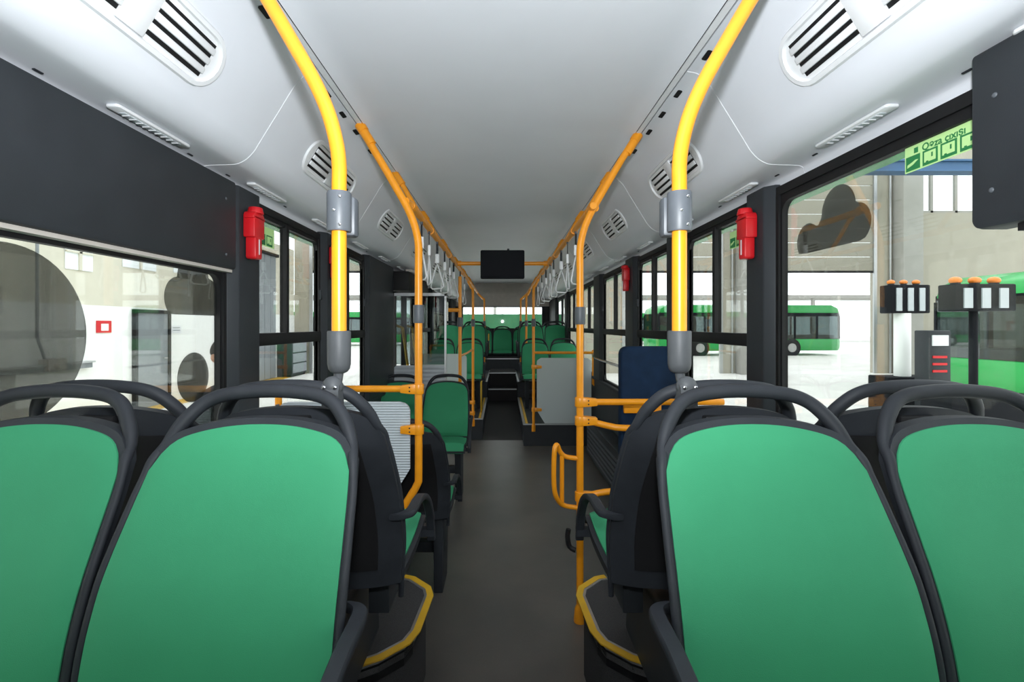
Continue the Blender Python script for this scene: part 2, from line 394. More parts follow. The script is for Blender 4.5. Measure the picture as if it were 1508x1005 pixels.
wn = [0]
def window(sx, a, b, z0, z1, label, sash=True, split=0.5, film=()):
    wn[0] += 1
    t = thing('window_%d' % wn[0], label, 'window', (sx * 1.15, (a + b) / 2, z0), kind='structure')
    fr = G()
    x0, x1 = sx * 1.138, sx * 1.162
    e = 0.022 if sash else 0.03
    # frame with rounded inner corners
    outer = [(a, z0), (b, z0), (b, z1), (a, z1)]
    inner = rrect(a + e, b - e, z0 + e, z1 - e, 0.05, 4)
    def ring(x):
        vo = [fr.bm.verts.new((x, *p)) for p in rrect(a, b, z0, z1, 0.001, 4)]; vi = [fr.bm.verts.new((x, *p)) for p in inner]
        return vo, vi
    A = ring(x0); B = ring(x1); n = len(A[0])
    for q in range(n):
        k = (q + 1) % n
        fr.bm.faces.new((A[0][q], A[0][k], A[1][k], A[1][q])); fr.bm.faces.new((B[0][q], B[1][q], B[1][k], B[0][k]))
        fr.bm.faces.new((A[1][q], A[1][k], B[1][k], B[1][q])); fr.bm.faces.new((A[0][q], B[0][q], B[0][k], A[0][k]))
    part('frame', fr, 'black_rubber', t)
    if sash:
        part('mid_rail', G().box(sx*1.118, sx*1.165, a + 0.01, b - 0.01, 1.405, 1.465), 'black_rubber', t, bevel=0.006)
        m = a + (b - a) * split
        part('divider', G().box(sx*1.128, sx*1.165, m - 0.014, m + 0.014, 1.465, z1 - 0.01), 'black_rubber', t)
        part('pane', G().box(sx*1.150, sx*1.154, a + 0.02, m - 0.014, 1.465, z1 - 0.02), 'glass', t)
        part('pane', G().box(sx*1.150, sx*1.154, m + 0.014, b - 0.02, 1.465, z1 - 0.02), 'glass', t)
        part('pane', G().box(sx*1.150, sx*1.154, a + 0.02, b - 0.02, z0 + 0.02, 1.405), 'glass', t)
        part('latch', G().box(sx*1.112, sx*1.13, b - 0.03, b - 0.005, 1.66, 1.72), 'dark_plastic', t, bevel=0.004)
    else:
        part('pane', G().box(sx*1.150, sx*1.154, a + 0.02, b - 0.02, z0 + 0.02, z1 - 0.02), 'glass', t)
    for kind, poly in film:
        part('film_decal', G().prism(poly, 'x', sx*1.1555, sx*1.1563), 'tinted_film', t, label='grey translucent %s decal' % kind)
    return t
def circ(cy, cz, r, n=40): return [(cy + r*math.cos(2*math.pi*i/n), cz + r*math.sin(2*math.pi*i/n)) for i in range(n)]
def cloud(lobes, zb):
    """outer outline of a union of circles cut flat at zb (sampled by angle from a centre)"""
    cy = sum(l[0] for l in lobes) / len(lobes); cz = zb + 0.03; out = []
    for i in range(90):
        a = 2*math.pi*i/90; d = Vector((math.cos(a), math.sin(a))); best = 0.03
        for ly, lz, r in lobes:
            q = Vector((ly - cy, lz - cz)); bq = q.dot(d); disc = bq*bq - (q.dot(q) - r*r)
            if disc >= 0: best = max(best, bq + math.sqrt(disc))
        p = Vector((cy, cz)) + d * best
        if p.y < zb:
            k = (zb - cz) / (d.y * best) if abs(d.y) > 1e-6 else 1; p = Vector((cy, cz)) + d * best * k
        out.append((p.x, p.y))
    return out
window(-1, 0.2, 2.0, SILL, 1.735, 'wide left window below the dark panel with grey circle decals', False,
       film=[('circle', circ(1.138, 1.475, 0.22, 60)), ('three-lobed cloud', cloud([(1.83, 1.672, 0.093), (1.745, 1.60, 0.075), (1.915, 1.60, 0.085), (1.83, 1.60, .11)], 1.54)), ('round', circ(1.83, 1.307, 0.093))])
window(-1, 2.24, 3.03, SILL, HEAD, 'first sliding window behind the left pillar with the red hammer', split=0.42)
window(-1, 3.25, 4.0, SILL, HEAD, 'second sliding window on the left, behind the near orange pole', split=0.45)
for a, b, d in ((6.5, 7.6, 'first'), (7.85, 9.0, 'second'), (9.25, 10.5, 'last')):
    window(-1, a, b, SILL, HEAD, '%s left window beyond the door' % d)
window(1, 0.0, 2.02, SILL, HEAD, 'wide right window with cloud decal and exit sticker', False,
       film=[('cloud', cloud([(1.685, 1.90, 0.085), (1.60, 1.835, 0.068), (1.85, 1.82, 0.068), (1.70, 1.83, 0.095), (1.78, 1.80, .07)], 1.775))])
for a, b, d in ((2.23, 3.0, 'sliding window just behind the right pillar with the red hammer'), (3.3, 4.08, 'sliding window behind the right near orange pole'), (4.40, 5.5, 'wide sliding window above the wheelchair bay on the right'), (5.92, 7.0, 'right window beside the pale partition'), (7.3, 8.35, 'right window beside the rear seat rows'), (8.65, 10.1, 'last right window before the rear wall')):
    window(1, a, b, SILL, HEAD, d)

# dark panels over the front windows
t = thing('side_panel', 'long dark grey panel above the wide left window', 'panel', (-1.12, 0.8, 1.71))
part('board', G().box(-1.128, -1.085, 0.25, 1.998, 1.728, 2.085), 'wall_dark', t, bevel=0.012)
part('lower_strip', G().box(-1.128, -1.100, 0.25, 1.99, 1.716, 1.7275), 'beige_panel', t)  # beige paints in the light reflected along the window frame edge
for y, z in ((1.92, 2.0), (1.92, 1.78), (1.0, 2.0), (1.0, 1.78)):
    part('screw', G().sphere((-1.085, y, z), 0.006, (0.5, 1, 1)), 'grey_plastic', t)
t = thing('display_box', 'dark grey rounded display box over the right window by the exit sticker', 'display', (1.10, 0.6, 1.72))
part('housing', G().prism([(0.25, 2.108), (0.25, 1.714), (1.086, 1.714), (1.097, 1.717), (1.105, 1.725), (1.108, 1.736), (1.108, 2.108)], 'x', 1.06, 1.128), 'wall_dark', t, bevel=0.008)
part('lower_strip', G().box(1.075, 1.125, 0.3, 1.02, 1.698, 1.7135), 'black_rubber', t)
for y, z in ((1.053, 1.997), (1.06, 1.794)):
    part('screw', G().sphere((1.06, y, z), 0.006, (0.5, 1, 1)), 'grey_plastic', t)

# ------------------------------------------------------------------ door on the left
t = thing('door_1', 'glazed passenger door in the left wall beyond the facing seats', 'door', (-1.15, 5.6, 0), kind='structure')
for a, b in ((5.16, 5.68), (5.72, 6.24)):
    leaf = part('leaf_frame', G().box(-1.17, -1.13, a, a + 0.05, 0.02, 1.9).box(-1.17, -1.13, b - 0.05, b, 0.02, 1.9).box(-1.17, -1.13, a, b, 0.02, 0.10).box(-1.17, -1.13, a, b, 1.84, 1.9), 'black_rubber', t)
    part('pane', G().box(-1.152, -1.148, a + 0.05, b - 0.05, 0.1, 1.84), 'glass', leaf)
    part('handle', G().tube([(-1.13, a + 0.05, 1.5), (-1.07, a + 0.08, 1.48), (-1.07, a + 0.42, 0.95), (-1.13, a + 0.46, 0.92)], 0.015, 8), 'yellow_paint', leaf)
part('header_box', G().box(-1.18, -0.95, 4.96, 6.24, 1.86, 2.055), 'black_rubber', t, bevel=0.01)
part('header_flap', G().box(-1.0, -0.94, 5.05, 5.95, 2.057, 2.085), 'beige_panel', t)
part('motor_cover', G().box(-0.99, -0.945, 5.2, 6.0, 1.80, 1.858), 'dark_plastic', t)

# ------------------------------------------------------------------ rear wall
t = thing('wall_rear', 'rear end of the bus with wide window under a beige bulkhead', 'wall', (0, 11.5, 0), kind='structure')
part('lower_panel', G().box(-1.2, 1.2, 11.5, 11.56, 0.0, 1.42), 'wall_dark', t)
part('bulkhead', G().box(-1.2, 1.2, 11.48, 11.56, 1.955, 2.53), 'beige_panel', t)
part('corner_post', G().box(-1.2, -0.93, 11.5, 11.56, 1.42, 1.955), 'wall_dark', t)
part('corner_post', G().box(0.93, 1.2, 11.5, 11.56, 1.42, 1.955), 'wall_dark', t)
wn[0] += 1
t = thing('window_%d' % wn[0], 'wide rear window above the bench seats', 'window', (0, 11.53, 1.42), kind='structure')
part('pane', G().box(-0.93, 0.93, 11.525, 11.53, 1.42, 1.955), 'glass', t)
part('frame', G().box(-0.93, 0.93, 11.51, 11.55, 1.42, 1.44).box(-0.93, 0.93, 11.51, 11.55, 1.935, 1.955), 'black_rubber', t)

# ------------------------------------------------------------------ seats
def interp(x, xs, ys):
    if x <= xs[0]: return ys[0]
    for i in range(len(xs) - 1):
        if x <= xs[i+1]:
            f = (x - xs[i]) / (xs[i+1] - xs[i]); return ys[i] + (ys[i+1] - ys[i]) * f
    return ys[-1]
ZS = [.40, .48, .567, .635, .709, .762, .839, .89, .925, .958, 1.0, 1.04]
DY = [.245, .240, .229, .213, .185, .155, .108, .078, .060, .044, .022, .0]
def dy(z):
    # smoothed lookup
    return sum(interp(z + k, ZS, DY) for k in (-.024, -.012, 0, .012, .024)) / 5
PZ = [.46, .50, .567, .635, .709, .762, .839, .89, .91, .925, .940, .950, .956, .959]
PH = [.197, .203, .2065, .2065, .2055, .203, .1975, .190, .182, .1705, .142, .105, .065, .02]
def hw(z): return interp(z, PZ, PH)
SEATM = {}
def seat_meshes():
    # pad and shell share one outline: side width by height, top edge by ztop(u)
    def ztop(u): return .959 - .034 * abs(u) ** 2.2 - .045 * abs(u) ** 14
    def outline(zb, ex, ez, rows, cols, front, back):
        f, b = [], []
        for i in range(rows + 1):
            t = i / rows; fr, br = [], []
            for j in range(cols):
                u = -1 + 2 * j / (cols - 1); u = math.copysign(abs(u) ** 0.8, u)
                z = zb + (ztop(u) + ez - zb) * t
                x = u * (side(z) + ex)
                fr.append((x, front(u, z, t), z)); br.append((x, back(u, z, t), z))
            f.append(fr); b.append(br)
        return G().slab(f, b)
    def side(z): return interp(z, [.42, .46, .50, .567, .635, .709, .762, .839, .89, .93, .96], [.196, .199, .203, .2065, .2065, .2055, .203, .1975, .1925, .188, .184])
    def bow(u): return 0.012 * u * u
    SEATM['backrest_pad'] = outline(.49, 0, 0, 32, 31,
        lambda u, z, t: -dy(z) - bow(u) - .005 - .013 * (1 - abs(u) ** 8) * min(1, (1 - t) * 12 + .1) * min(1, t * 12 + .1),
        lambda u, z, t: -dy(z) - bow(u) + .004).mesh('backrest_pad', 'green_fabric', smooth=50)
    SEATM['shell'] = outline(.450, .010, .012, 32, 31,
        lambda u, z, t: -dy(z) - bow(u) - .003,
        lambda u, z, t: -dy(z) - bow(u) + .026 + .024 * (1 - u ** 4) * min(1, (1 - t) * 6)).mesh('shell', 'dark_plastic', smooth=50)
    # frame tube that becomes the grab handle
    def half(s):
        pts = []
        for z in (.40, .48, .567, .635, .709, .762, .80, .839, .87, .895):
            pts.append((s * (hw(max(z, .46)) + 0.008), -dy(z) - 0.009, z))
        for x, z in ((.187, .918), (.175, .947), (.157, .975), (.133, .999), (.10, 1.013), (.05, 1.020)):
            pts.append((s * x, -dy(z) + 0.004, z))
        return pts
    L = half(-1); Rr = half(1)
    path = L + [(0, -dy(1.022) + .004, 1.022)] + list(reversed(Rr))
    P = catmull(path, 4); rad = []
    for p in P:
        q = (p.z - .86) / .1; q = min(1, max(0, q)); rad.append(0.0080 + 0.0068 * q)
    SEATM['frame'] = G().tube([tuple(p) for p in P], rad, 10, up=(0, 1, 0)).mesh('frame', 'dark_plastic', smooth=60)
    # recessed rear panel with a grip hole
    g = G(); f = []; b = []
    for i in range(19):
        z = .50 + .40 * i / 18; h = side(z) - 0.050; fr = []; br = []
        for j in range(13):
            x = h * (-1 + 2 * j / 12); u = x / (side(z) + .010); t_ = (z - .45) / (ztop(u) + .012 - .45)
            y = -dy(z) - bow(u) + .026 + .024 * (1 - u ** 4) * min(1, (1 - t_) * 6)
            fr.append((x, y - 0.01, z)); br.append((x, y + 0.0035, z))
        f.append(fr); b.append(br)
    SEATM['rear_panel'] = g.slab(f, b).mesh('rear_panel', 'black_rubber', smooth=50)
    SEATM['grip_recess'] = G().box(-.045, .045, -.045, 0.004, .935, .952).mesh('grip_recess', 'black_rubber', bevel=0.004)
    # seat bottom
    f, b = [], []; f2, b2 = [], []
    for i in range(15):
        v = i / 14; y = -.262 - .405 * v
        h = .203 + .008 * math.sin(v * 3.0); top = .472 + 0.022 * v - (0.055 * max(0, v - .86) / .14 if v > .86 else 0)
        rb = .428 + (0.03 * max(0, v - .8) / .2)
        rt, bt, rp, bp = [], [], [], []
        for j in range(11):
            u = -1 + 2 * j / 10
            rt.append((u * (h + .010), y, top)); bt.append((u * (h + .004) * (0.97 if abs(u) == 1 else 1), y, rb))
            ed = (1 - abs(u) ** 6) * min(1, v / .06 + .2) * (1 - max(0, v - .93) / .07 * .8)
            rp.append((u * (h - .006), y + (.004 if v == 1 else 0), top + .006 + .018 * ed)); bp.append((u * (h - .006), y + (.004 if v == 1 else 0), top - 0.004))
        f.append(rt); b.append(bt); f2.append(rp); b2.append(bp)
    SEATM['seat_shell'] = G().slab(f, b).mesh('seat_shell', 'dark_plastic', smooth=50)
    SEATM['seat_pad'] = G().slab(f2, b2).mesh('seat_pad', 'green_fabric', smooth=50)
    for s in (-1, 1):
        x = s * .243
        g = G()
        path = [(s*.205, -.165, .655), (x - s*.012, -.178, .657), (x, -.205, .657), (x, -.30, .652), (x, -.39, .632), (x, -.48, .585), (x, -.545, .51), (x, -.575, .42)]
        P = catmull(path, 4)
        V = []
        for i, p in enumerate(P):
            a = P[max(0, i-1)]; bb = P[min(len(P)-1, i+1)]; tg = (bb - a).normalized(); nn = Vector((1, 0, 0)); up = nn.cross(tg).normalized()
            wv = 0.014; th = 0.009
            V.append([g.bm.verts.new(p + nn*cx*wv + up*cy*th) for cx, cy in ((-1,-.6),(-.8,-1),(.8,-1),(1,-.6),(1,.6),(.8,1),(-.8,1),(-1,.6))])
        for i in range(len(V) - 1):
            for k in range(8): g.bm.faces.new((V[i][k], V[i][(k+1) % 8], V[i+1][(k+1) % 8], V[i+1][k]))
        g.bm.faces.new(V[0]); g.bm.faces.new(list(reversed(V[-1])))
        g.box(s*.20, s*.255, -.585, -.555, .435, .46)
        SEATM['armrest%d' % s] = g.mesh('armrest', 'dark_plastic', smooth=45)
    SEATM['floor_pedestal'] = G().prism([(-.52, 0), (-.30, 0), (-.28, .44), (-.62, .44), (-.58, .38)], 'x', -.17, -.12).prism([(-.52, 0), (-.30, 0), (-.28, .44), (-.62, .44), (-.58, .38)], 'x', .12, .17).box(-.17, .17, -.42, -.36, .2, .26).mesh('pedestal', 'wall_dark', bevel=.004)
    SEATM['arch_pedestal'] = G().box(-.16, -.10, -.58, -.30, .322, .44).box(.10, .16, -.58, -.30, .322, .44).box(-.1, .1, -.45, -.40, .34, .37).mesh('pedestal', 'wall_dark', bevel=.004)
seat_meshes()
def seat(x, y, z, away, arm, mount, label, group):
    """seat with handle at y; away: faces +Y. arm: world side (-1/1/0) carrying the armrest"""
    t = thing('passenger_seat', label, 'seat', (x, y, z), R(180) if away else 0, group)
    for nm in ('shell', 'backrest_pad', 'frame', 'rear_panel', 'grip_recess', 'seat_shell', 'seat_pad'):
        link(nm, SEATM[nm], t)
    if arm: link('armrest', SEATM['armrest%d' % (-arm if away else arm)], t)
    if mount: link('pedestal', SEATM[mount + '_pedestal'], t)
    return t
AX, BX = 0.505, 0.955
g1 = 'near seats facing the camera'; g2 = 'seats turned away behind the near seats'
PZt = 0.34
seat(-.49, 1.045, PZt, False, 1, 'arch', 'large green seat facing the camera, left of the aisle, armrest at its right', g1)
seat(-.937, 1.045, PZt, False, 0, 'arch', 'green seat facing the camera at the left picture edge below the wide window', g1)
seat(.51, 1.045, PZt, False, -1, 'arch', 'large green seat facing the camera, right of the aisle, armrest at its left', g1)
seat(.957, 1.045, PZt, False, 0, 'arch', 'green seat facing the camera at the right picture edge below the cloud decal', g1)
seat(-.49, 1.122, PZt, True, 1, 'arch', 'dark seat back turned away, left of the aisle, clamped to the orange pole', g2)
seat(-.937, 1.122, PZt, True, 0, 'arch', 'dark seat back turned away behind the leftmost green seat, by the window', g2)
seat(.51, 1.122, PZt, True, -1, 'arch', 'dark seat back turned away, right of the aisle, clamped to the orange pole', g2)
seat(.957, 1.122, PZt, True, 0, 'arch', 'dark seat back turned away behind the rightmost green seat, by the window', g2)
g3 = 'facing seats on the low floor before the door'
seat(-AX, 2.44, 0, True, 1, 'floor', 'dark seat back turned away just behind the ribbed grey partition, aisle side', g3)
seat(-BX, 2.44, 0, True, 0, 'floor', 'dark seat turned away behind the ribbed grey partition, window side', g3)
seat(-AX - .02, 4.72, 0, False, 1, 'floor', 'small green seat facing the camera beside the aisle before the door', g3)
seat(-BX - .02, 4.72, 0, False, 0, 'floor', 'small green seat facing the camera by the window before the door', g3)
g4 = 'green seats in rows on the raised rear floor'
rows = ((7.75, 0.27, 'first'), (8.75, 0.55, 'second'), (9.6, 0.55, 'third'))
for y, z, d in rows:
    for sx, side in ((-1, 'left'), (1, 'right')):
        seat(sx * 0.508, y, z, False, -sx, 'floor', 'green seat in the %s raised row %s of the aisle, aisle side' % (d, side), g4)
        seat(sx * 0.955, y, z, False, 0, 'floor', 'green seat in the %s raised row %s of the aisle, window side' % (d, side), g4)
for i, d in enumerate(('leftmost', 'second from left', 'middle', 'second from right', 'rightmost')):
    seat(-0.896 + 0.448 * i, 11.16, 0.455, False, 0, None, 'green seat on the rear bench under the rear window, %s' % d, 'rear bench seats')

# ------------------------------------------------------------------ orange poles
def bent_top(x, y, zt):  # vertical pole whose top bows outward to the ceiling edge
    s = 1 if x > 0 else -1; a = abs(x)
    return [(x, y, zt), (x, y, 1.80), (x, y, 1.88), (s*(a+.008), y, 1.94), (s*(a+.028), y, 2.01), (s*(a+.062), y, 2.085), (s*(a+.110), y, 2.17), (s*(a+.165), y, 2.265), (s*(a+.225), y, 2.365), (s*.678, y, 2.452)]
def sleeve(x, y, z0, z1, r, t, screws=True, mat='grey_plastic'):
    o = part('button_sleeve', G().tube([(x, y, z0), (x, y, z0 + .004), (x, y, z1 - .004), (x, y, z1)], [r*.94, r, r, r*.94], 18), mat, t, smooth=50)
    return o
def near_pole(x, y, label):
    t = thing('grab_pole', label, 'pole', (x, y, 1.36), group='orange grab poles')
    p = bent_top(x, y, 1.45)
    part('tube', G().tube(p, 0.0172, 14, smooth=4, up=(0, 1, 0)), 'orange_paint', t, smooth=60)
    part('ceiling_collar', G().tube([p[-1], (p[-1][0]*1.01, y, 2.470)], 0.026, 14), 'orange_paint', t)
    s = 1 if x > 0 else -1
    sl = sleeve(x, y, 1.722, 1.815, 0.0285, t)
    part('button_box', G().box(x - s*0.0 , x - s*0.034, y + .012, y + .05, 1.715, 1.81), 'grey_plastic', sl, bevel=0.008)
    for zz in (1.735, 1.768, 1.80):
        part('screw', G().sphere((x + (0.010 if zz != 1.768 else -0.004), y - .0275, zz), 0.0038, (1, .6, 1), 8, 6), 'chrome', sl)
    part('lower_sleeve', G().tube([(x, y, 1.388), (x, y, 1.391), (x, y, 1.398), (x, y, 1.41), (x, y, 1.485), (x, y, 1.488)], [.013, .019, .0245, .027, .0275, .0262], 18), 'grey_dark', t, smooth=50)
    c = part('seat_clamp', G().tube([(x, y, 1.392), (x, y - .01, 1.372), (x, y - .03, 1.362)], 0.011, 10).sphere((x, y - .044, 1.362), 0.0235, (1, .9, 1)).tube([(x - .020, y - .044, 1.348), (x + .020, y - .044, 1.348)], 0.0225, 14).box(x - .018, x + .018, y - .064, y - .02, 1.318, 1.348), 'grey_dark', t)
    for q in (-.012, .012):
        part('screw', G().sphere((x + q, y - .0665, 1.362), 0.0048, (1, .7, 1), 8, 6), 'chrome', c)
    return t
near_pole(-0.386, 1.155, 'orange grab pole with grey sleeves clamped to the left seat handle')
near_pole(0.418, 1.155, 'orange grab pole with grey sleeves clamped to the right seat handle')

def clamp(x, y, z, dirx, t, l=0.085, r=0.030):
    """split clamp around a pole with an arm along x"""
    o = part('clamp', G().tube([(x, y, z - .024), (x, y, z + .024)], r - .004, 14).prism([(x, z - .024), (x + dirx*l*.5, z - .022), (x + dirx*l, z - .017), (x + dirx*l, z + .017), (x + dirx*l*.5, z + .022), (x, z + .024)], 'y', y - .022, y + .022), 'orange_paint', t, bevel=.003)
    for q in (-.009, .009):
        part('bolt', G().sphere((x + dirx*.04, y - .0225, z + q), .004, (1, .5, 1), 8, 6), 'dark_plastic', o)
    return o
# left partition frame pole
XL, YL = -0.405, 2.36
t = thing('grab_pole', 'orange pole bent at its foot holding the ribbed partition, left of the aisle', 'pole', (XL, YL, 0.34), group='orange grab poles')
p = list(reversed(bent_top(XL, YL, 1.5)))
path = p + [(XL, YL, 1.2), (XL, YL, 0.80), (XL - .006, YL, .735), (XL - .05, YL, .66), (XL - .10, YL, .575), (XL - .22, YL, .36)]
part('tube', G().tube(path, 0.0185, 14, smooth=4, up=(0, 1, 0)), 'orange_paint', t, smooth=60)
part('ceiling_collar', G().tube([(-.668, YL, 2.438), (-.69, YL, 2.472)], 0.025, 14).tube([(-.63, YL, 2.375), (-.672, YL, 2.442)], 0.0225, 14), 'orange_paint', t)
sleeve(XL, YL, 1.513, 1.60, 0.0265, t)
c = clamp(XL, YL, 1.195, -1, t)
part('cross_rail', G().tube([(XL - .03, YL, 1.195), (-1.11, YL, 1.195)], 0.0165, 12), 'orange_paint', t)
clamp(XL, YL, 1.0, -1, t)
part('wall_post', G().tube([(-1.095, YL + .03, .86), (-1.095, YL + .03, 1.2)], 0.0165, 12), 'orange_paint', t)
def ribbed(x0, x1, y, z0, z1, ch, pitch, mat, nm, t, r=0.05):
    """thin board with horizontal ribs, rounded top corners, chamfered lower inner corner (x1 is the aisle side)"""
    g = G(); n = max(4, int((z1 - z0) / pitch)); rows = []
    s = 1 if x1 > x0 else -1
    for i in range(n * 2 + 1):
        z = z0 + (z1 - z0) * i / (2 * n); xa, xb = x0, x1
        if z > z1 - r: d = r - math.sqrt(max(0, r*r - (z - (z1 - r))**2)); xb = x1 - s*d; xa = x0 + s*d
        if z < z0 + ch: xb = x1 - s * (z0 + ch - z) * 0.62
        rows.append((xa, xb, z, 0.004 if i % 2 else 0.0))
    f = [[(xa + (xb - xa) * k / 6, y - .006 - d, z) for k in range(7)] for xa, xb, z, d in rows]
    b = [[(xa + (xb - xa) * k / 6, y + .006, z) for k in range(7)] for xa, xb, z, d in rows]
    return part(nm, g.slab(f, b), mat, t, smooth=20)
tp = thing('partition', 'pale grey ribbed partition panel behind the left near seats', 'partition', (-0.78, YL, 0.45))
ribbed(-1.08, -0.445, YL, 0.45, 1.133, 0.36, 0.0125, 'grey_light', 'panel', tp)
part('edge_trim', G().box(-1.092, -1.081, YL - .01, YL + .01, .45, 1.12), 'grey_plastic', tp)

# right pole with modesty rails and looped handle
XR, YR = 0.393, 2.48
t = thing('grab_pole', 'orange floor pole with side rails and looped handle, right of the aisle', 'pole', (XR, YR, 0), group='orange grab poles')
path = [(XR, YR, 0.02), (XR, YR, .6), (XR, YR, 1.2)] + bent_top(XR, YR, 1.5)
part('tube', G().tube(path, 0.0182, 14, smooth=4, up=(0, 1, 0)), 'orange_paint', t, smooth=60)
part('ceiling_collar', G().tube([(.668, YR, 2.438), (.69, YR, 2.472)], 0.025, 14).tube([(.63, YR, 2.375), (.672, YR, 2.442)], 0.0225, 14), 'orange_paint', t)
part('foot', G().tube([(XR, YR, 0.0), (XR, YR, .01), (XR, YR, .065), (XR, YR, .085)], [.032, .032, .027, .019], 16), 'orange_paint', t, smooth=50)
sleeve(XR, YR, 1.507, 1.595, 0.0265, t)
clamp(XR, YR, 1.113, 1, t); part('cross_rail', G().tube([(XR + .03, YR, 1.113), (1.12, YR, 1.113)], 0.0165, 12), 'orange_paint', t)
clamp(XR, YR, 1.018, 1, t); part('cross_rail', G().tube([(XR + .05, YR, 1.015), (XR + .15, YR - .01, .992), (XR + .22, YR - .02, .985), (.85, YR - .03, .985), (.95, YR + .02, .985)], 0.0165, 12, smooth=4), 'orange_paint', t)
clamp(XR, YR, .635, 1, t); part('cross_rail', G().tube([(XR + .05, YR, .64), (XR + .12, YR, .655), (XR + .22, YR, .66), (.95, YR, .66)], 0.0165, 12, smooth=4), 'orange_paint', t)
lp = [(XR, YR, .825), (XR - .07, YR, .835), (XR - .10, YR - .01, .86), (XR - .118, YR - .03, .90), (XR - .132, YR - .05, .895), (XR - .138, YR - .055, .83), (XR - .138, YR - .055, .72), (XR - .13, YR - .05, .66), (XR - .105, YR - .02, .61), (XR - .07, YR, .585), (XR, YR, .575)]
part('loop_handle', G().tube(lp, 0.0125, 10, smooth=4), 'orange_paint', t, smooth=60)
part('loop_bar', G().tube([(XR - .092, YR - .004, .845), (XR - .092, YR - .004, .60)], 0.0115, 10), 'orange_paint', t)
part('pole_hook', G().tube([(XR - .055, YR + .02, .46), (XR - .06, YR + .02, .42), (XR - .05, YR + .02, .37), (XR - .02, YR + .01, .355)], 0.013, 8, smooth=3), 'black_rubber', t)

# wheelchair backrest
t = thing('wheelchair_backrest', 'navy blue padded wheelchair backrest behind the orange rails', 'backrest', (.82, 2.75, .3))
part('pad', G().prism(rrect(.655, .985, .50, 1.385, .045), 'y', 2.70, 2.78), 'navy_vinyl', t, bevel=.014, seg=3, smooth=50)
part('mount_post', G().box(.70, .94, 2.782, 2.85, 0.0, 1.25), 'wall_dark', t)
part('bracket', G().box(.665, .87, 2.672, 2.699, 1.02, 1.09), 'orange_paint', t, bevel=.006)
t = thing('heater_box', 'low grey heater box along the right wall beyond the wheelchair backrest', 'heater', (1.05, 4.2, 0))
part('body', G().box(.98, 1.134, 3.2, 5.7, .02, .42), 'wall_dark', t, bevel=.01)
for k in range(6):
    part('slat', G().box(.972, .981, 3.3, 5.6, .08 + .05*k, .105 + .05*k), 'grey_plastic', t)

# rear right partition
def far_pole(x, y, z0, label, sl=True, bend=True):
    t = thing('grab_pole', label, 'pole', (x, y, z0), group='orange grab poles')
    s = 1 if x > 0 else -1
    top = [(x, y, 1.9), (s*(abs(x) + .02), y, 1.99), (s*0.45, y, 2.08)] if bend else [(x, y, 2.0)]
    part('tube', G().tube([(x, y, z0), (x, y, 1.0)] + top, 0.0175, 10, smooth=3, up=(0, 1, 0)), 'orange_paint', t, smooth=60)
    part('foot', G().tube([(x, y, z0), (x, y, z0 + .08)], .024, 10), 'orange_paint', t)
    if sl: sleeve(x, y, 1.49, 1.585, 0.027, t)
    return t
t = far_pole(.385, 6.06, .19, 'slim orange pole at the aisle edge of the frosted partition', sl=True)
part('cross_rail', G().tube([(.385, 6.06, 1.165), (1.12, 6.06, 1.165)], 0.0165, 10), 'orange_paint', t)
part('wall_post', G().tube([(1.155 - .0, 6.06, .75), (1.125, 6.06, .78), (1.125, 6.06, 1.2)], 0.0165, 10), 'orange_paint', t)
for z in (.99, .46): clamp(.385, 6.06, z, 1, t, l=.1)
part('window_rail', G().tube([(1.125, 6.06, 1.16), (1.10, 5.8, 1.12), (1.10, 4.6, 1.12), (1.13, 4.45, 1.12)], 0.014, 8, smooth=3), 'chrome', t)
tp = thing('partition', 'frosted grey-green partition panel on the right before the raised seats', 'partition', (.77, 6.06, .29))
ribbed(1.10, .425, 6.06, .29, 1.10, 0.16, 0.06, 'frosted_panel', 'panel', tp)

# left partition by the door, with glass
t = far_pole(-.432, 4.97, 0.0, 'orange pole beside the small facing seats before the door', bend=False)
part('cross_rail', G().tube([(-.432, 4.97, 1.66), (-.55, 4.97, 1.66)], 0.02, 10), 'orange_paint', t)
part('cross_rail', G().tube([(-.432, 4.97, 1.19), (-.40, 5.6, 1.19), (-.39, 6.36, 1.19)], 0.012, 8), 'orange_paint', t)
tp = thing('partition', 'glass and grey panel partition behind the small facing seats by the door', 'partition', (-.86, 4.93, 0.3))
ribbed(-1.09, -.575, 4.93, .35, 1.10, 0.05, 0.04, 'grey_light', 'panel', tp, r=.02)
part('pane', G().box(-1.07, -.585, 4.928, 4.932, 1.11, 1.80), 'glass_far', tp)
part('frame', G().box(-.585, -.565, 4.92, 4.94, .35, 1.83).box(-1.09, -.565, 4.92, 4.94, 1.80, 1.83), 'aluminium', tp)
t = far_pole(-.385, 6.38, .19, 'slim orange pole with clamps at the left edge of the rear aisle')
for z in (.50, .36): clamp(-.385, 6.38, z, -1, t, l=.06)
tp = thing('partition', 'grey-green partition panel beyond the door on the left', 'partition', (-.75, 6.40, .29))
ribbed(-1.10, -.47, 6.42, .29, 1.13, 0.1, 0.06, 'frosted_panel', 'panel', tp)
far_pole(-.33, 8.87, .552, 'furthest orange pole left of the rear steps')
far_pole(.33, 8.87, .552, 'furthest orange pole right of the rear steps')
far_pole(.385, 7.9, .28, 'orange pole beside the first raised seat row on the right')
def loop(x, y, z0, z1, label):
    t = thing('loop_handle', label, 'handle', (x, y, z0))
    part('bar', G().tube([(x, y + .12, z0), (x, y, z0), (x, y - .02, z0 + .03), (x, y - .02, z1 - .03), (x, y, z1), (x, y + .12, z1)], .0125, 8), 'yellow_paint', t)
    part('mount_plate', G().box(x - .012, x + .012, y + .12, y + .14, z0 - .02, z1 + .02), 'dark_plastic', t)
loop(-.30, 6.9, .29, .70, 'yellow looped handle on the raised floor left of the aisle')
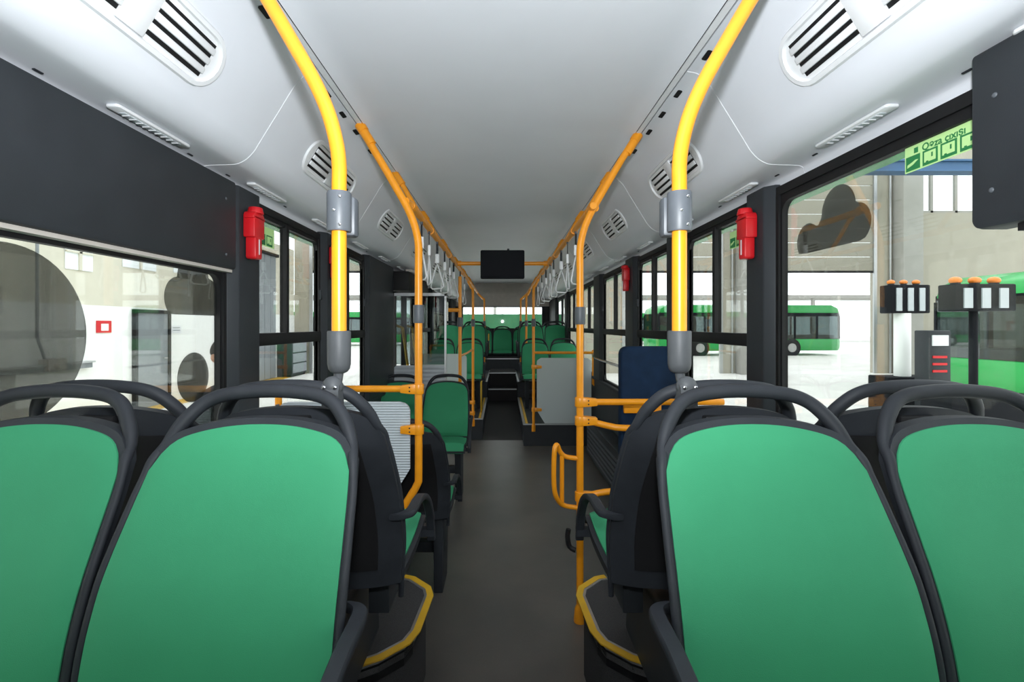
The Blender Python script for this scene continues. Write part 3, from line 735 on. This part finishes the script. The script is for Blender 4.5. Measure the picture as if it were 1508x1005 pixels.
loop(-.29, 10.3, 1.0, 1.32, 'yellow looped handle left of the rear bench seats')

# ------------------------------------------------------------------ ceiling handrails with straps
for sx, side in ((-1, 'left'), (1, 'right')):
    t = thing('handrail', 'orange ceiling handrail running down the %s side of the aisle' % side, 'handrail', (sx*.45, 6.5, 2.1), group='ceiling handrails')
    rx = sx * .45; rz = 2.095
    part('rail', G().tube([(rx, 2.42, rz), (rx, 11.0, rz)], 0.0175, 12), 'orange_paint', t, smooth=60)
    part('end_clamp', G().tube([(sx*.47, 2.36 if sx < 0 else 2.48, 2.10), (rx, 2.46 if sx < 0 else 2.56, rz)], 0.022, 10), 'orange_paint', t)
    for y in (3.1, 4.15, 5.5, 6.9, 8.3, 9.7):
        part('bracket', G().tube([(rx, y, rz), (sx*.50, y, 2.165), (sx*.57, y, 2.28), (sx*.65, y, 2.42), (sx*.68, y, 2.462)], 0.0165, 10, smooth=3), 'orange_paint', t)
        part('collar', G().tube([(sx*.635, y, 2.395), (sx*.687, y, 2.472)], 0.0235, 12), 'orange_paint', t)
        part('joint', G().tube([(rx, y - .04, rz), (rx, y + .04, rz)], 0.0225, 12), 'orange_paint', t)
t = thing('cross_bar', 'orange bar across the aisle carrying the monitor', 'bar', (0, 4.75, 2.1))
part('bar', G().tube([(-.45, 4.75, 2.105), (.45, 4.75, 2.105)], .019, 12), 'orange_paint', t)
part('joint', G().tube([(-.475, 4.75, 2.105), (-.40, 4.75, 2.105)], .026, 12), 'orange_paint', t)
part('joint', G().tube([(.475, 4.75, 2.105), (.40, 4.75, 2.105)], .026, 12), 'orange_paint', t)
t = thing('monitor', 'black flat monitor hanging from the bar over the aisle', 'monitor', (0, 4.71, 1.95))
part('housing', G().prism(rrect(-.211, .211, 1.951, 2.226, .014), 'y', 4.685, 4.728), 'screen_black', t, bevel=.004)
part('screen', G().box(-.195, .195, 4.6815, 4.6845, 1.978, 2.212), 'screen_black', t)
part('mount', G().box(-.05, .05, 4.715, 4.745, 2.08, 2.13).box(.045, .065, 4.69, 4.715, 2.226, 2.24), 'dark_plastic', t)

STR = {}
g = G().box(-.010, .010, -.0015, .0015, -.10, .012)
STR['webbing'] = g.mesh('webbing', 'dark_plastic')
STR['hanger'] = G().tube([(0, 0, -.017), (0, 0, -.032)], .008, 8).mesh('hanger', 'grey_plastic')
STR['buckle'] = G().box(-.013, .013, -.008, .008, -.165, -.10).mesh('buckle', 'white_plastic', bevel=.004)
STR['grip'] = G().tube([(0, 0, -.17), (-.012, 0, -.19), (-.055, 0, -.30), (-.062, 0, -.325), (-.045, 0, -.34), (.045, 0, -.34), (.062, 0, -.325), (.055, 0, -.30), (.012, 0, -.19)], .0052, 8, closed=True).mesh('grip', 'translucent_strap', smooth=60)
LY = [2.72, 3.0, 3.37, 3.80, 4.17, 4.5, 5.2, 5.8]
RY = [3.0, 3.38, 3.75, 4.3, 4.62, 5.06, 5.6, 6.2]
ords = ['first', 'second', 'third', 'fourth', 'fifth', 'sixth', 'seventh', 'eighth']
for sx, ys, side in ((-1, LY, 'left'), (1, RY, 'right')):
    for i, y in enumerate(ys):
        t = thing('grab_strap', 'hanging grey strap with white buckle, %s from the camera on the %s rail' % (ords[i], side), 'strap', (sx*.45, y, 2.095), R(55 + 20*math.sin(i*2.1)) * sx, 'hanging grab straps')
        for nm in ('hanger', 'webbing', 'buckle', 'grip'): link(nm, STR[nm], t)

# ------------------------------------------------------------------ air vents on the coves
VM = {}
def vent_meshes():
    # local frame: x along bus, y up the slope, z out of the panel into the cabin
    def stadium(L, H, n=10):
        o = []
        for c, a0 in ((L - H, -90), (-(L - H), 90)):
            for i in range(n + 1):
                a = R(a0 + 180 * i / n); o.append((c + H * math.cos(a), H * math.sin(a)))
        return o
    L, H = .33, .088
    g = G(); A = [g.bm.verts.new((x, y, 0)) for x, y in stadium(L, H)]; B = [g.bm.verts.new((x, y, .009)) for x, y in stadium(L - .006, H - .006)]
    Cc = [g.bm.verts.new((x, y, .010)) for x, y in stadium(L - .022, H - .018)]; D = [g.bm.verts.new((x, y, .002)) for x, y in stadium(L - .026, H - .022)]
    n = len(A)
    for P, Q in ((A, B), (B, Cc), (Cc, D)):
        for i in range(n): g.bm.faces.new((P[i], P[(i+1) % n], Q[(i+1) % n], Q[i]))
    g.bm.faces.new(D); g.bm.faces.new(list(reversed(A)))
    VM['frame'] = g.mesh('frame', 'white_plastic', smooth=35)
    VM['backing'] = G().box(-.262, -.045, -.052, .052, .0025, .004).box(.045, .262, -.052, .052, .0025, .004).mesh('backing', 'black_rubber')
    VM['bridge'] = G().box(-.044, .044, -.066, .066, .001, .0095).mesh('bridge', 'white_plastic', bevel=.003)
    VM['slat'] = G().prism([(-.0110, .003), (.0095, .003), (.0095, .005), (.0075, .010), (-.0090, .0115), (-.0110, .010)], 'x', -.1085, .1085).mesh('slat', 'white_plastic', bevel=0.001)
vent_meshes()
vy = [1.18, 2.51, 3.84, 5.17, 6.5, 7.83]
sl_a = math.atan2(2.384 - 2.192, 0.928 - 0.81)      # slope of the cove face
for sx, side in ((-1, 'left'), (1, 'right')):
    for i, y in enumerate(vy):
        t = thing('air_vent', 'white louvred air vent in the %s ceiling cove, %s from the camera' % (side, ords[i]), 'vent', (sx*.8735, y, 2.282), 0, 'ceiling air vents')
        # build a frame: local x -> along bus, y -> up slope, z -> normal into the cabin
        yv = Vector((-sx * math.cos(sl_a), 0, math.sin(sl_a))); zv = Vector((-sx * math.sin(sl_a), 0, -math.cos(sl_a))); xv = yv.cross(zv)
        t.rotation_euler = Matrix((xv, yv, zv)).transposed().to_euler()
        for nm in ('frame', 'backing', 'bridge'): link(nm, VM[nm], t)
        for blk in (-.1535, .1535):
            for k in range(3):
                o = link('slat', VM['slat'], t); o.location = (blk, -.029 + .031 * k, 0)
LM = {}
LM['housing'] = G().prism([(-.15, -.020), (.15, -.020), (.158, -.014), (.158, .014), (.15, .020), (-.15, .020), (-.158, .014), (-.158, -.014)], 'z', 0, .010).mesh('housing', 'white_plastic', bevel=.004)
LM['lens'] = G().box(-.12, .12, -.009, .009, .009, .0125).mesh('lens', 'grey_light', bevel=.0015)
LM['rib'] = G().box(-.002, .002, -.010, .010, .0125, .0145).mesh('rib', 'white_plastic')
for sx, side in ((-1, 'left'), (1, 'right')):
    for i, y in enumerate((0.86, 1.5, 2.24, 2.95, 3.7, 4.45, 5.2, 5.95)):
        t = thing('strip_lamp', 'slim white lamp under the %s ceiling cove, %s from the camera' % (side, ords[i]), 'lamp', (sx*1.075, y, 2.1125), 0, 'slim cove lamps')
        t.rotation_euler = Matrix((Vector((0, 1, 0)), Vector((1, 0, 0)), Vector((0, 0, -1)))).transposed().to_euler()
        link('housing', LM['housing'], t); link('lens', LM['lens'], t)
        for k in range(9):
            o = link('rib', LM['rib'], t); o.location = (-.104 + .026*k, 0, 0)

# ------------------------------------------------------------------ emergency hammers
HM = {}
HM['holder'] = G().prism([(-.042, .09), (.046, .09), (.046, .185), (.036, .20), (-.034, .20), (-.042, .185)], 'y', -.03, .02).mesh('holder', 'red_plastic', bevel=.006)
HM['striker'] = G().tube([(0, -.012, .195), (0, -.012, .222)], [.034, .028], 12).box(-.05, .05, -.03, .01, .17, .182).mesh('striker', 'red_plastic', bevel=.003)
HM['hammer_handle'] = G().prism([(-.024, 0), (.026, 0), (.030, .012), (.030, .10), (-.028, .10), (-.028, .012)], 'y', -.028, .018).mesh('hammer_handle', 'red_plastic', bevel=.008)
HM['print_strip'] = G().box(-.004, .004, -.0295, -.0282, .02, .085).mesh('print_strip', 'white_plastic')
for sx, y, z, lb in ((-1, 2.10, 1.785, 'red emergency hammer on the first left pillar beside the dark panel'), (1, 2.14, 1.79, 'red emergency hammer on the first right pillar'), (-1, 3.12, 1.80, 'red emergency hammer on the second left pillar, half hidden by the pole'), (1, 4.24, 1.80, 'small red emergency hammer on the right pillar above the wheelchair bay')):
    t = thing('emergency_hammer', lb, 'hammer', (sx*1.073, y, z), R(-90) * sx + R(0), 'emergency hammers')
    for nm in HM: link(nm, HM[nm], t)

# ------------------------------------------------------------------ exit stickers
def sticker(sx, ya, yb, z0, z1, label, n, text=True):
    """pale green exit strip on the glass; ya is where reading starts"""
    x = sx * 1.1485; d = -1 if sx > 0 else 1
    t = thing('exit_sticker', label, 'sticker', (x, (ya + yb) / 2, z0), group='exit stickers')
    part('sheet', G().box(x, x + sx*.001, ya, yb, z0, z1), 'sticker_pale', t)
    h = z1 - z0; L = abs(yb - ya); rot = (R(90), 0, R(-90) if sx > 0 else R(90))
    e = x - sx*.0008
    if text:
        part('pictogram', G().box(e, x - sx*.0002, ya + d*.12*L/1.4, ya + d*(.12*L/1.4 + h*.18), z0 + h*.68, z0 + h*.88), 'sticker_green', t)
        text_mesh('Qəza çıxışı', h*.38, rot, (e, ya + d*(.12*L/1.4 + h*.36), z0 + h*.64), 'sticker_green', t, depth=.0002)
    c = h * .56; w_ = c * 1.15; step = w_ * 1.18
    for k in range(n):
        a = ya + d*(h*.06 + k*step); b = a + d*w_
        fr = part('pictogram', G().box(e, x - sx*.0002, a, b, z0 + h*.05, z0 + h*.05 + c), 'sticker_green', t)
        if k == 0:
            q = [(a + d*w_*.1, z0+h*.18), (a + d*w_*.5, z0+h*.25), (a + d*w_*.9, z0+h*.40), (a + d*w_*.7, z0+h*.42), (a + d*w_*.45, z0+h*.36), (a + d*w_*.12, z0+h*.30)]
            part('glyph', G().prism(q, 'x', e - sx*.0004, e), 'sticker_pale', fr)
        else:
            part('glyph', G().box(e - sx*.0004, e, a + d*w_*.12, b - d*w_*.12, z0 + h*.16, z0 + h*.54), 'sticker_pale', fr)
            part('glyph', G().box(e - sx*.0008, e - sx*.0004, a + d*w_*.25, a + d*w_*.4, z0 + h*.09, z0 + h*.2), 'sticker_green', fr)
            part('glyph', G().box(e - sx*.0008, e - sx*.0004, b - d*w_*.4, b - d*w_*.3, z0 + h*.30, z0 + h*.46), 'sticker_green', fr)
sticker(1, 1.395, 1.03, 1.932, 2.004, 'pale green emergency exit sticker on the wide right window', 6)
sticker(-1, 2.30, 2.46, 1.885, 1.98, 'pale green exit sticker beside the red hammer on the left window', 2, False)
sticker(1, 2.47, 2.29, 1.885, 1.97, 'pale green exit sticker beside the red hammer on the right window', 2, False)

# ------------------------------------------------------------------ the workshop hall outside
GZ = -0.33
struct('floor_hall', G().box(-60, 60, -30, 110, GZ - .05, GZ), 'concrete', 'pale concrete floor of the hall and yard', 'floor')
HX = -8.0
t = thing('wall_hall_left', 'white hall wall with cream upper part seen through the left windows', 'wall', (HX, 5, GZ), kind='structure')
part('lower_wall', G().box(HX - .2, HX, -12, 18.8, GZ, 1.9), 'hall_white', t)
part('upper_wall', G().box(HX - .2, HX - .02, -12, 18.8, 1.9, 4.4), 'hall_cream', t)
part('floor_stripe', G().box(HX + .02, HX + .5, -12, 18.7, GZ + .001, GZ + .006), 'yellow_paint', t)
t = thing('door_2', 'grey steel door in the white hall wall', 'door', (HX, 11.1, GZ), kind='structure')
part('leaf', G().box(HX, HX + .06, 10.62, 11.6, GZ, 1.78), 'door_grey', t)
part('frame', G().box(HX, HX + .09, 10.55, 10.62, GZ, 1.86).box(HX, HX + .09, 11.6, 11.68, GZ, 1.86).box(HX, HX + .09, 10.55, 11.68, 1.78, 1.86), 'black_rubber', t)
part('handle', G().tube([(HX + .06, 11.5, .75), (HX + .12, 11.5, .75), (HX + .12, 11.38, .75)], .015, 8), 'chrome', t)
t = thing('hall_gate', 'tall dark folding gate in the left hall wall seen through the sliding window', 'gate', (HX, 16.3, GZ))
for k in range(4):
    part('leaf', G().box(HX + .01, HX + .07, 15.5 + .41*k, 15.89 + .41*k, GZ + .02, 3.9), 'door_grey', t, bevel=.015, seg=1)
part('top_track', G().box(HX, HX + .12, 15.4, 17.25, 3.9, 4.0), 'black_rubber', t)
t = thing('tool_cabinet', 'low dark tool cabinet against the left hall wall beyond the gate', 'cabinet', (HX + .3, 17.9, GZ))
part('body', G().box(HX + .02, HX + .55, 17.3, 18.6, GZ + .08, .95), 'wall_dark', t, bevel=.02)
for k in range(3): part('drawer', G().box(HX + .551, HX + .57, 17.36, 18.54, GZ + .14 + .37*k, GZ + .46 + .37*k), 'door_grey', t)
part('plinth', G().box(HX + .02, HX + .5, 17.32, 18.58, GZ, GZ + .08), 'black_rubber', t)
for i, (ya, yb, z0, z1, lb) in enumerate(((8.95, 9.55, 2.55, 3.25, 'nearest'), (10.3, 11.3, 2.75, 3.35, 'middle'), (11.9, 13.0, 2.8, 3.4, 'furthest'))):
    wn[0] += 1
    t = thing('window_%d' % wn[0], 'bright small window high in the left hall wall, %s' % lb, 'window', (HX, (ya+yb)/2, z0), kind='structure')
    part('pane', G().box(HX - .015, HX + .0, ya, yb, z0, z1), 'sky_pane', t)
    part('frame', G().box(HX - .01, HX + .03, ya, yb, z0 + (z1-z0)*.45, z0 + (z1-z0)*.5).box(HX - .01, HX + .03, (ya+yb)/2 - .03, (ya+yb)/2 + .03, z0, z1), 'hall_cream', t)
t = thing('wall_sign', 'small red and white sign on the white hall wall', 'sign', (HX, 9.85, 1.3))
part('board', G().box(HX, HX + .02, 9.62, 9.98, 1.36, 1.60), 'red_plastic', t)
part('panel', G().box(HX + .02, HX + .025, 9.72, 9.90, 1.40, 1.54), 'hall_white', t)
t = thing('wall_sign', 'small white notice beside the grey steel door', 'sign', (HX, 11.85, 1.3))
part('board', G().box(HX, HX + .02, 11.78, 12.15, 1.32, 1.50), 'white_plastic', t)
part('lines', G().box(HX + .02, HX + .022, 11.83, 12.1, 1.44, 1.46).box(HX + .02, HX + .022, 11.83, 12.1, 1.38, 1.40), 'door_grey', t)
t = thing('wall_pipe', 'dark thin pipe with brass valve running down the hall wall', 'pipe', (HX + .1, 8.35, .8))
part('pipe', G().tube([(HX + .1, 8.3, 6), (HX + .1, 8.3, 1.3), (HX + .1, 8.45, .9)], .025, 8), 'door_grey', t)
part('valve', G().box(HX + .02, HX + .2, 8.4, 8.75, .72, .92).tube([(HX + .2, 8.55, .8), (HX + .3, 8.55, .8)], .05, 10), 'beige_panel', t)
t = thing('wall_rail', 'long pale rail along the hall wall at waist height', 'rail', (HX + .1, 7, .7))
part('bar', G().box(HX + .0, HX + .12, 2.0, 9.4, .70, .80), 'door_grey', t)
part('shelf', G().box(HX + .0, HX + .18, 2.0, 9.4, .80, .83), 'aluminium', t)

struct('wall_hall_front', G().box(HX - .2, 30, -12.3, -12, GZ, 9), 'hall_cream', 'cream end wall of the hall behind the viewpoint', 'wall')
EY = 18.8; OZ = 3.6
t = thing('wall_hall_end', 'cream far end wall of the hall with tall doorways', 'wall', (0, EY, GZ), kind='structure')
openings = [(-7.4, -3.0), (-1.9, 2.4), (4.6, 8.45), (10.7, 14.36)]
xs = [HX] + [v for o in openings for v in o] + [30]
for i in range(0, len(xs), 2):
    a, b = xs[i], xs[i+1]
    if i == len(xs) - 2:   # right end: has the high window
        part('wall_bay', G().box(a, 15.9, EY, EY + .3, GZ, 10), 'hall_cream_shaded', t)
        part('wall_bay', G().box(15.9, b, EY, EY + .3, GZ, 5.85), 'hall_cream_shaded', t)
        part('wall_bay', G().box(15.9, b, EY, EY + .3, 7.6, 10), 'hall_cream_shaded', t)
        part('wall_bay', G().box(18.9, b, EY, EY + .3, 5.85, 7.6), 'hall_cream_shaded', t)
    else: part('wall_bay', G().box(a, b, EY, EY + .3, GZ, 10), 'hall_cream_shaded', t)
wn[0] += 1
t = thing('window_%d' % wn[0], 'bright high window in the far hall wall right of the roller door', 'window', (17.4, EY, 5.85), kind='structure')
for x in (15.95, 16.6, 17.55, 18.6): part('frame', G().box(x - .05, x + .05, EY + .1, EY + .2, 5.85, 7.6), 'hall_grey', t)
part('frame', G().box(15.9, 18.9, EY + .1, EY + .2, 5.85, 5.95), 'hall_grey', t)
for a, b in ((16.0, 16.55), (16.65, 17.5), (17.6, 18.55)): part('pane', G().box(a, b, EY + .14, EY + .15, 5.95, 7.6), 'glass', t)
dn = 2
for (a, b), lb in zip(openings, ('half-raised roller door left of the bus', 'raised roller door straight behind the bus', 'half-raised roller door right of the bus, nearer the aisle', 'half-raised cream roller door behind the cloud decal')):
    dn += 1
    t = thing('door_%d' % dn, lb, 'roller door', ((a+b)/2, EY + .1, OZ), kind='structure')
    oz = 7.2 if a == -1.9 else OZ
    z = oz
    k = 0
    while z < 9.9:
        part('panel', G().box(a, b, EY + .02, EY + .08, z + .012, z + .54), 'hall_cream_shaded', t, bevel=.01, seg=1)
        z += .55; k += 1
    part('bottom_seal', G().box(a, b, EY + .01, EY + .09, oz - .06, oz + .01), 'black_rubber', t)
    for x in (a + .05, b - .05): part('guide_rail', G().box(x - .06, x + .06, EY - .05, EY + .02, GZ, 9.5), 'aluminium', t)
for x, lb in ((15.35, 'grey concrete column right of the cream roller door'), (9.3, 'grey concrete column between two roller doors'), (-2.4, 'grey concrete column left of the middle roller door')):
    t = thing('hall_column', lb, 'column', (x, EY - .4, GZ), group='hall columns', kind='structure')
    part('shaft', G().box(x - .38, x + .38, EY - .55, EY - .02, GZ, 9.8), 'hall_grey', t, bevel=.03)
    part('conduit', G().tube([(x - .5, EY - .08, GZ), (x - .5, EY - .08, 8)], .04, 8), 'aluminium', t)
single('crane_beam', G().box(8, 20, 16.5, 16.8, 6.75, 7.05).box(8, 20, 16.4, 16.9, 6.70, 6.76).box(8, 20, 16.4, 16.9, 7.04, 7.10), 'hall_beam', 'blue crane beam high across the hall on the right', 'beam', base=(14, 16.6, 6.7))

# ------------------------------------------------------------------ other buses
def bus(x, y, rz, label, L=11.5):
    t = thing('parked_bus', label, 'bus', (x, y, GZ), rz, 'parked green buses')
    def lp(nm, g, mat, par=t, lb=None, **k): return link(nm, g.mesh(nm, mat, **k), par, lb)
    W = 1.25
    def sec(k): return [(-L/2 + .25*k, .35), (L/2 - .1*k, .35), (L/2, .9), (L/2, 2.4), (L/2 - .15, 2.9), (L/2 - .5, 3.08), (-L/2 + .4, 3.08), (-L/2 + .12, 2.9), (-L/2, 2.3), (-L/2, .8)]
    lp('body', G().prism([(-L/2 + .1, .30), (L/2 - .1, .30), (L/2, .5), (L/2, 1.02), (-L/2, 1.02), (-L/2, .5)], 'y', -W, W), 'bus_green', bevel=.05)
    lp('interior', G().box(-L/2 + .3, L/2 - .1, -W + .35, W - .35, 1.02, 1.25), 'door_grey')
    lp('roof', G().prism([(-L/2 + .02, 2.55), (L/2 - .02, 2.55), (L/2 - .12, 2.9), (L/2 - .55, 3.10), (-L/2 + .6, 3.10), (-L/2 + .15, 2.88)], 'y', -W, W), 'bus_green', bevel=.06)
    lp('fascia', G().box(-L/2 + .05, L/2 - .05, -W - .004, W + .004, 2.42, 2.62), 'screen_black')
    n = 8
    for s in (-1, 1):
        for k in range(n + 1):
            xx = -L/2 + .06 + (L - .12) * k / n
            lp('pillar', G().box(xx - .06, xx + .06, s*(W - .06), s*W, 1.02, 2.45), 'screen_black')
        for k in range(n):
            xa = -L/2 + .06 + (L - .12) * k / n
            lp('pane', G().box(xa + .06, xa + (L-.12)/n - .06, s*(W - .03), s*(W - .02), 1.02, 2.45), 'glass_far')
        for wx in (-L/2 + 2.6, L/2 - 3.1):
            wh = lp('wheel', G().tube([(wx, s*(W - .28), .48), (wx, s*(W + .01), .48)], .48, 24), 'black_rubber', bevel=.03)
            lp('hub', G().tube([(wx, s*(W), .48), (wx, s*(W + .03), .48)], .27, 18), 'aluminium', wh)
            lp('wheel_cover', G().tube([(wx, s*(W - .3), .48), (wx, s*(W + .004), .48)], .56, 24), 'black_rubber')
    for s, nm in ((-1, 'windscreen'), (1, 'rear_pane')):
        lp(nm, G().box(s*(L/2 - .03), s*(L/2 - .02), -W + .06, W - .06, 1.02, 2.5), 'glass_far')
    return t
bus(11.6 + 5.75, 11.9, 0, 'large green bus parked in the hall at the right edge')
bus(15.0, 31.0, R(4), 'green bus parked in the yard beyond the cream roller door')
bus(13.5, 50.0, R(-6), 'distant green bus in the yard seen through the right side windows')
bus(-14.5, 46.0, R(5), 'green bus in the yard beyond the left roller door')
t = thing('yard_fence', 'green fence across the yard seen through the rear window', 'fence', (0, 46, GZ))
for k in range(8):
    part('panel', G().box(-6.4 + 1.6*k, -4.83 + 1.6*k, 46, 46.06, GZ + .1, 2.58), 'fence_green', t)
    part('post', G().box(-6.47 + 1.6*k, -6.35 + 1.6*k, 45.94, 46.12, GZ, 2.6), 'fence_green', t)
t = thing('yard_gantry', 'long pale canopy roof over the yard in the distance', 'canopy', (12, 52, GZ))
part('roof', G().box(-30, 50, 55, 60, 4.6, 4.95), 'hall_grey', t)
for k in range(9): part('post', G().box(-28 + 9*k, -27.7 + 9*k, 55.2, 55.5, GZ, 4.6), 'hall_grey', t)

# ------------------------------------------------------------------ workshop equipment outside on the right
def charger(x, y, sc, label):
    t = thing('equipment_rack', label, 'equipment rack', (x, y, GZ), 0, 'equipment racks with amber lamps')
    def lp(nm, g, mat, par=t, **k): return link(nm, g.mesh(nm, mat, **k), par)
    w_ = .36 * sc; zt = 2.06 if sc == 1 else 2.03; hh = .52 if sc == 1 else .37
    lp('base', G().box(-w_*1.4, w_*1.4, -.2, .3, 0, .9), 'screen_black', bevel=.02)
    lp('column', G().tube([(-.05, .05, .9), (-.05, .05, zt)], .13 if sc == 1 else .05, 16), 'hall_white' if sc == 1 else 'screen_black')
    lp('head', G().box(-w_, w_, -.08, .2, zt, zt + hh), 'screen_black', bevel=.02)
    for k in range(3):
        xx = (-.22 + .21 * k) * sc
        lp('strip_panel', G().box(xx - .05*sc, xx + .05*sc, -.10, -.081, zt + .04, zt + hh - .06), 'grey_light')
        xl = (-.30 + .23 * k) * sc
        lm = lp('lamp_base', G().tube([(xl, 0, zt + hh), (xl, 0, zt + hh + .04)], .05*sc, 12), 'dark_plastic')
        lp('lamp_lens', G().sphere((xl, 0, zt + hh + .05), .065*sc, (1, 1, .7), 12, 8), 'amber_lens', lm)
charger(7.45, 9.0, 1.0, 'equipment rack with three amber lamps left of the parked bus')
charger(6.55, 6.7, 1.15, 'nearer equipment rack with three amber lamps before the parked bus')
t = thing('control_cabinet', 'dark red control cabinet with a small white screen between the racks', 'cabinet', (7.42, 8.35, GZ))
part('body', G().box(7.22, 7.60, 8.28, 8.58, GZ, 1.42), 'wall_dark', t, bevel=.02)
part('screen', G().box(7.27, 7.54, 8.26, 8.28, 1.16, 1.34), 'white_plastic', t)
for k in range(3): part('button_row', G().box(7.28, 7.52, 8.265, 8.28, .95 - .12*k, .99 - .12*k), 'red_plastic', t)
t = thing('waste_bin', 'red domed bin outside the passenger door', 'bin', (-1.95, 7.6, GZ))
part('body', G().tube([(-1.95, 7.6, GZ), (-1.95, 7.6, .9)], .17, 18), 'hall_white', t)
part('lid', G().sphere((-1.95, 7.6, .9), .175, (1, 1, .9), 18, 10), 'red_plastic', t)

# ------------------------------------------------------------------ person outside the left window
def person(x, y, rz, label):
    t = thing('person', label, 'person', (x, y, GZ), rz)
    def skin(nm, V, E, rad, mat, root, sub=2):
        me = bpy.data.meshes.new(nm); me.from_pydata(V, E, []); me.materials.append(MATS[mat])
        o = link(nm, me, t); m = o.modifiers.new('skin', 'SKIN')
        for i, sv in enumerate(me.skin_vertices[0].data):
            r = rad[i]; sv.radius = r if hasattr(r, '__len__') else (r, r); sv.use_root = (i == root)
        m.use_smooth_shade = True
        s = o.modifiers.new('sub', 'SUBSURF'); s.levels = sub; s.render_levels = sub
        return o
    # body (front is -Y): legs, torso, arms with hands meeting in front
    V = [(0,0,.95),(0,.01,1.10),(0,.01,1.25),(0,0,1.38),(0,-.01,1.46),
         (-.09,0,.90),(-.10,-.01,.50),(-.10,.03,.09),(-.11,-.13,.04),
         (.09,0,.90),(.10,-.01,.50),(.10,.03,.09),(.11,-.13,.04),
         (-.17,0,1.38),(-.22,.04,1.14),(-.13,-.13,1.16),(.17,0,1.38),(.22,.04,1.14),(.13,-.13,1.16)]
    E = [(0,1),(1,2),(2,3),(3,4),(0,5),(5,6),(6,7),(7,8),(0,9),(9,10),(10,11),(11,12),(3,13),(13,14),(14,15),(3,16),(16,17),(17,18)]
    rad = [(.15,.11),(.145,.10),(.17,.115),(.15,.10),(.055,.055),(.09,.09),(.062,.062),(.045,.045),(.045,.03),(.09,.09),(.062,.062),(.045,.045),(.045,.03),(.062,.062),(.05,.05),(.036,.036),(.062,.062),(.05,.05),(.036,.036)]
    skin('clothed_body', V, E, rad, 'cloth_black', 0)
    # head with nose and neck
    Vh = [(0,0,1.44),(0,-.01,1.50),(0,-.02,1.56),(0,-.015,1.64),(0,.0,1.70),(0,-.105,1.595),(-.075,0,1.60),(.075,0,1.60)]
    Eh = [(0,1),(1,2),(2,3),(3,4),(2,5),(3,6),(3,7)]
    skin('head', Vh, Eh, [(.05,.05),(.052,.055),(.068,.085),(.078,.095),(.055,.07),(.014,.02),(.012,.025),(.012,.025)], 'skin', 0)
    skin('hair', [(0,.03,1.60),(0,.02,1.68),(0,-.02,1.735),(0,-.06,1.715)], [(0,1),(1,2),(2,3)], [(.075,.075),(.085,.09),(.06,.07),(.04,.03)], 'hair_dark', 0)
    for s in (-1, 1):
        w0 = Vector((s*.13, -.13, 1.16)); pl = w0 + Vector((-s*.03, -.06, .03))
        V = [tuple(w0), tuple((w0 + pl) / 2), tuple(pl)]; E = [(0,1),(1,2)]; rd = [(.028,.022),(.034,.020),(.040,.018)]
        for k in range(4):
            b0 = pl + Vector((-s*.01, -.005, .026 - .017*k)); l = (.034, .040, .037, .029)[k]
            b1 = b0 + Vector((-s*l*.7, -l*.7, -.004)); b2 = b1 + Vector((-s*l*.8, l*.1, -.008)); i = len(V)
            V += [tuple(b0), tuple(b1), tuple(b2)]; E += [(2, i), (i, i+1), (i+1, i+2)]; rd += [(.0095,.0095),(.009,.009),(.0075,.0075)]
        i = len(V); a1 = w0 + Vector((-s*.02, -.03, .035)); a2 = a1 + Vector((-s*.02, -.03, .012))
        V += [tuple(a1), tuple(a2)]; E += [(1, i), (i, i+1)]; rd += [(.011,.011),(.009,.009)]
        skin('hand', V, E, rd, 'skin', 0, 1)
    for s in (-1, 1):
        link('eye', G().sphere((s*.03, -.086, 1.628), .009, u=8, v=6).mesh('eye', 'black_rubber'), t)
    return t
person(-1.80, 3.18, R(80), 'person in dark clothes standing outside beside the left pillar')
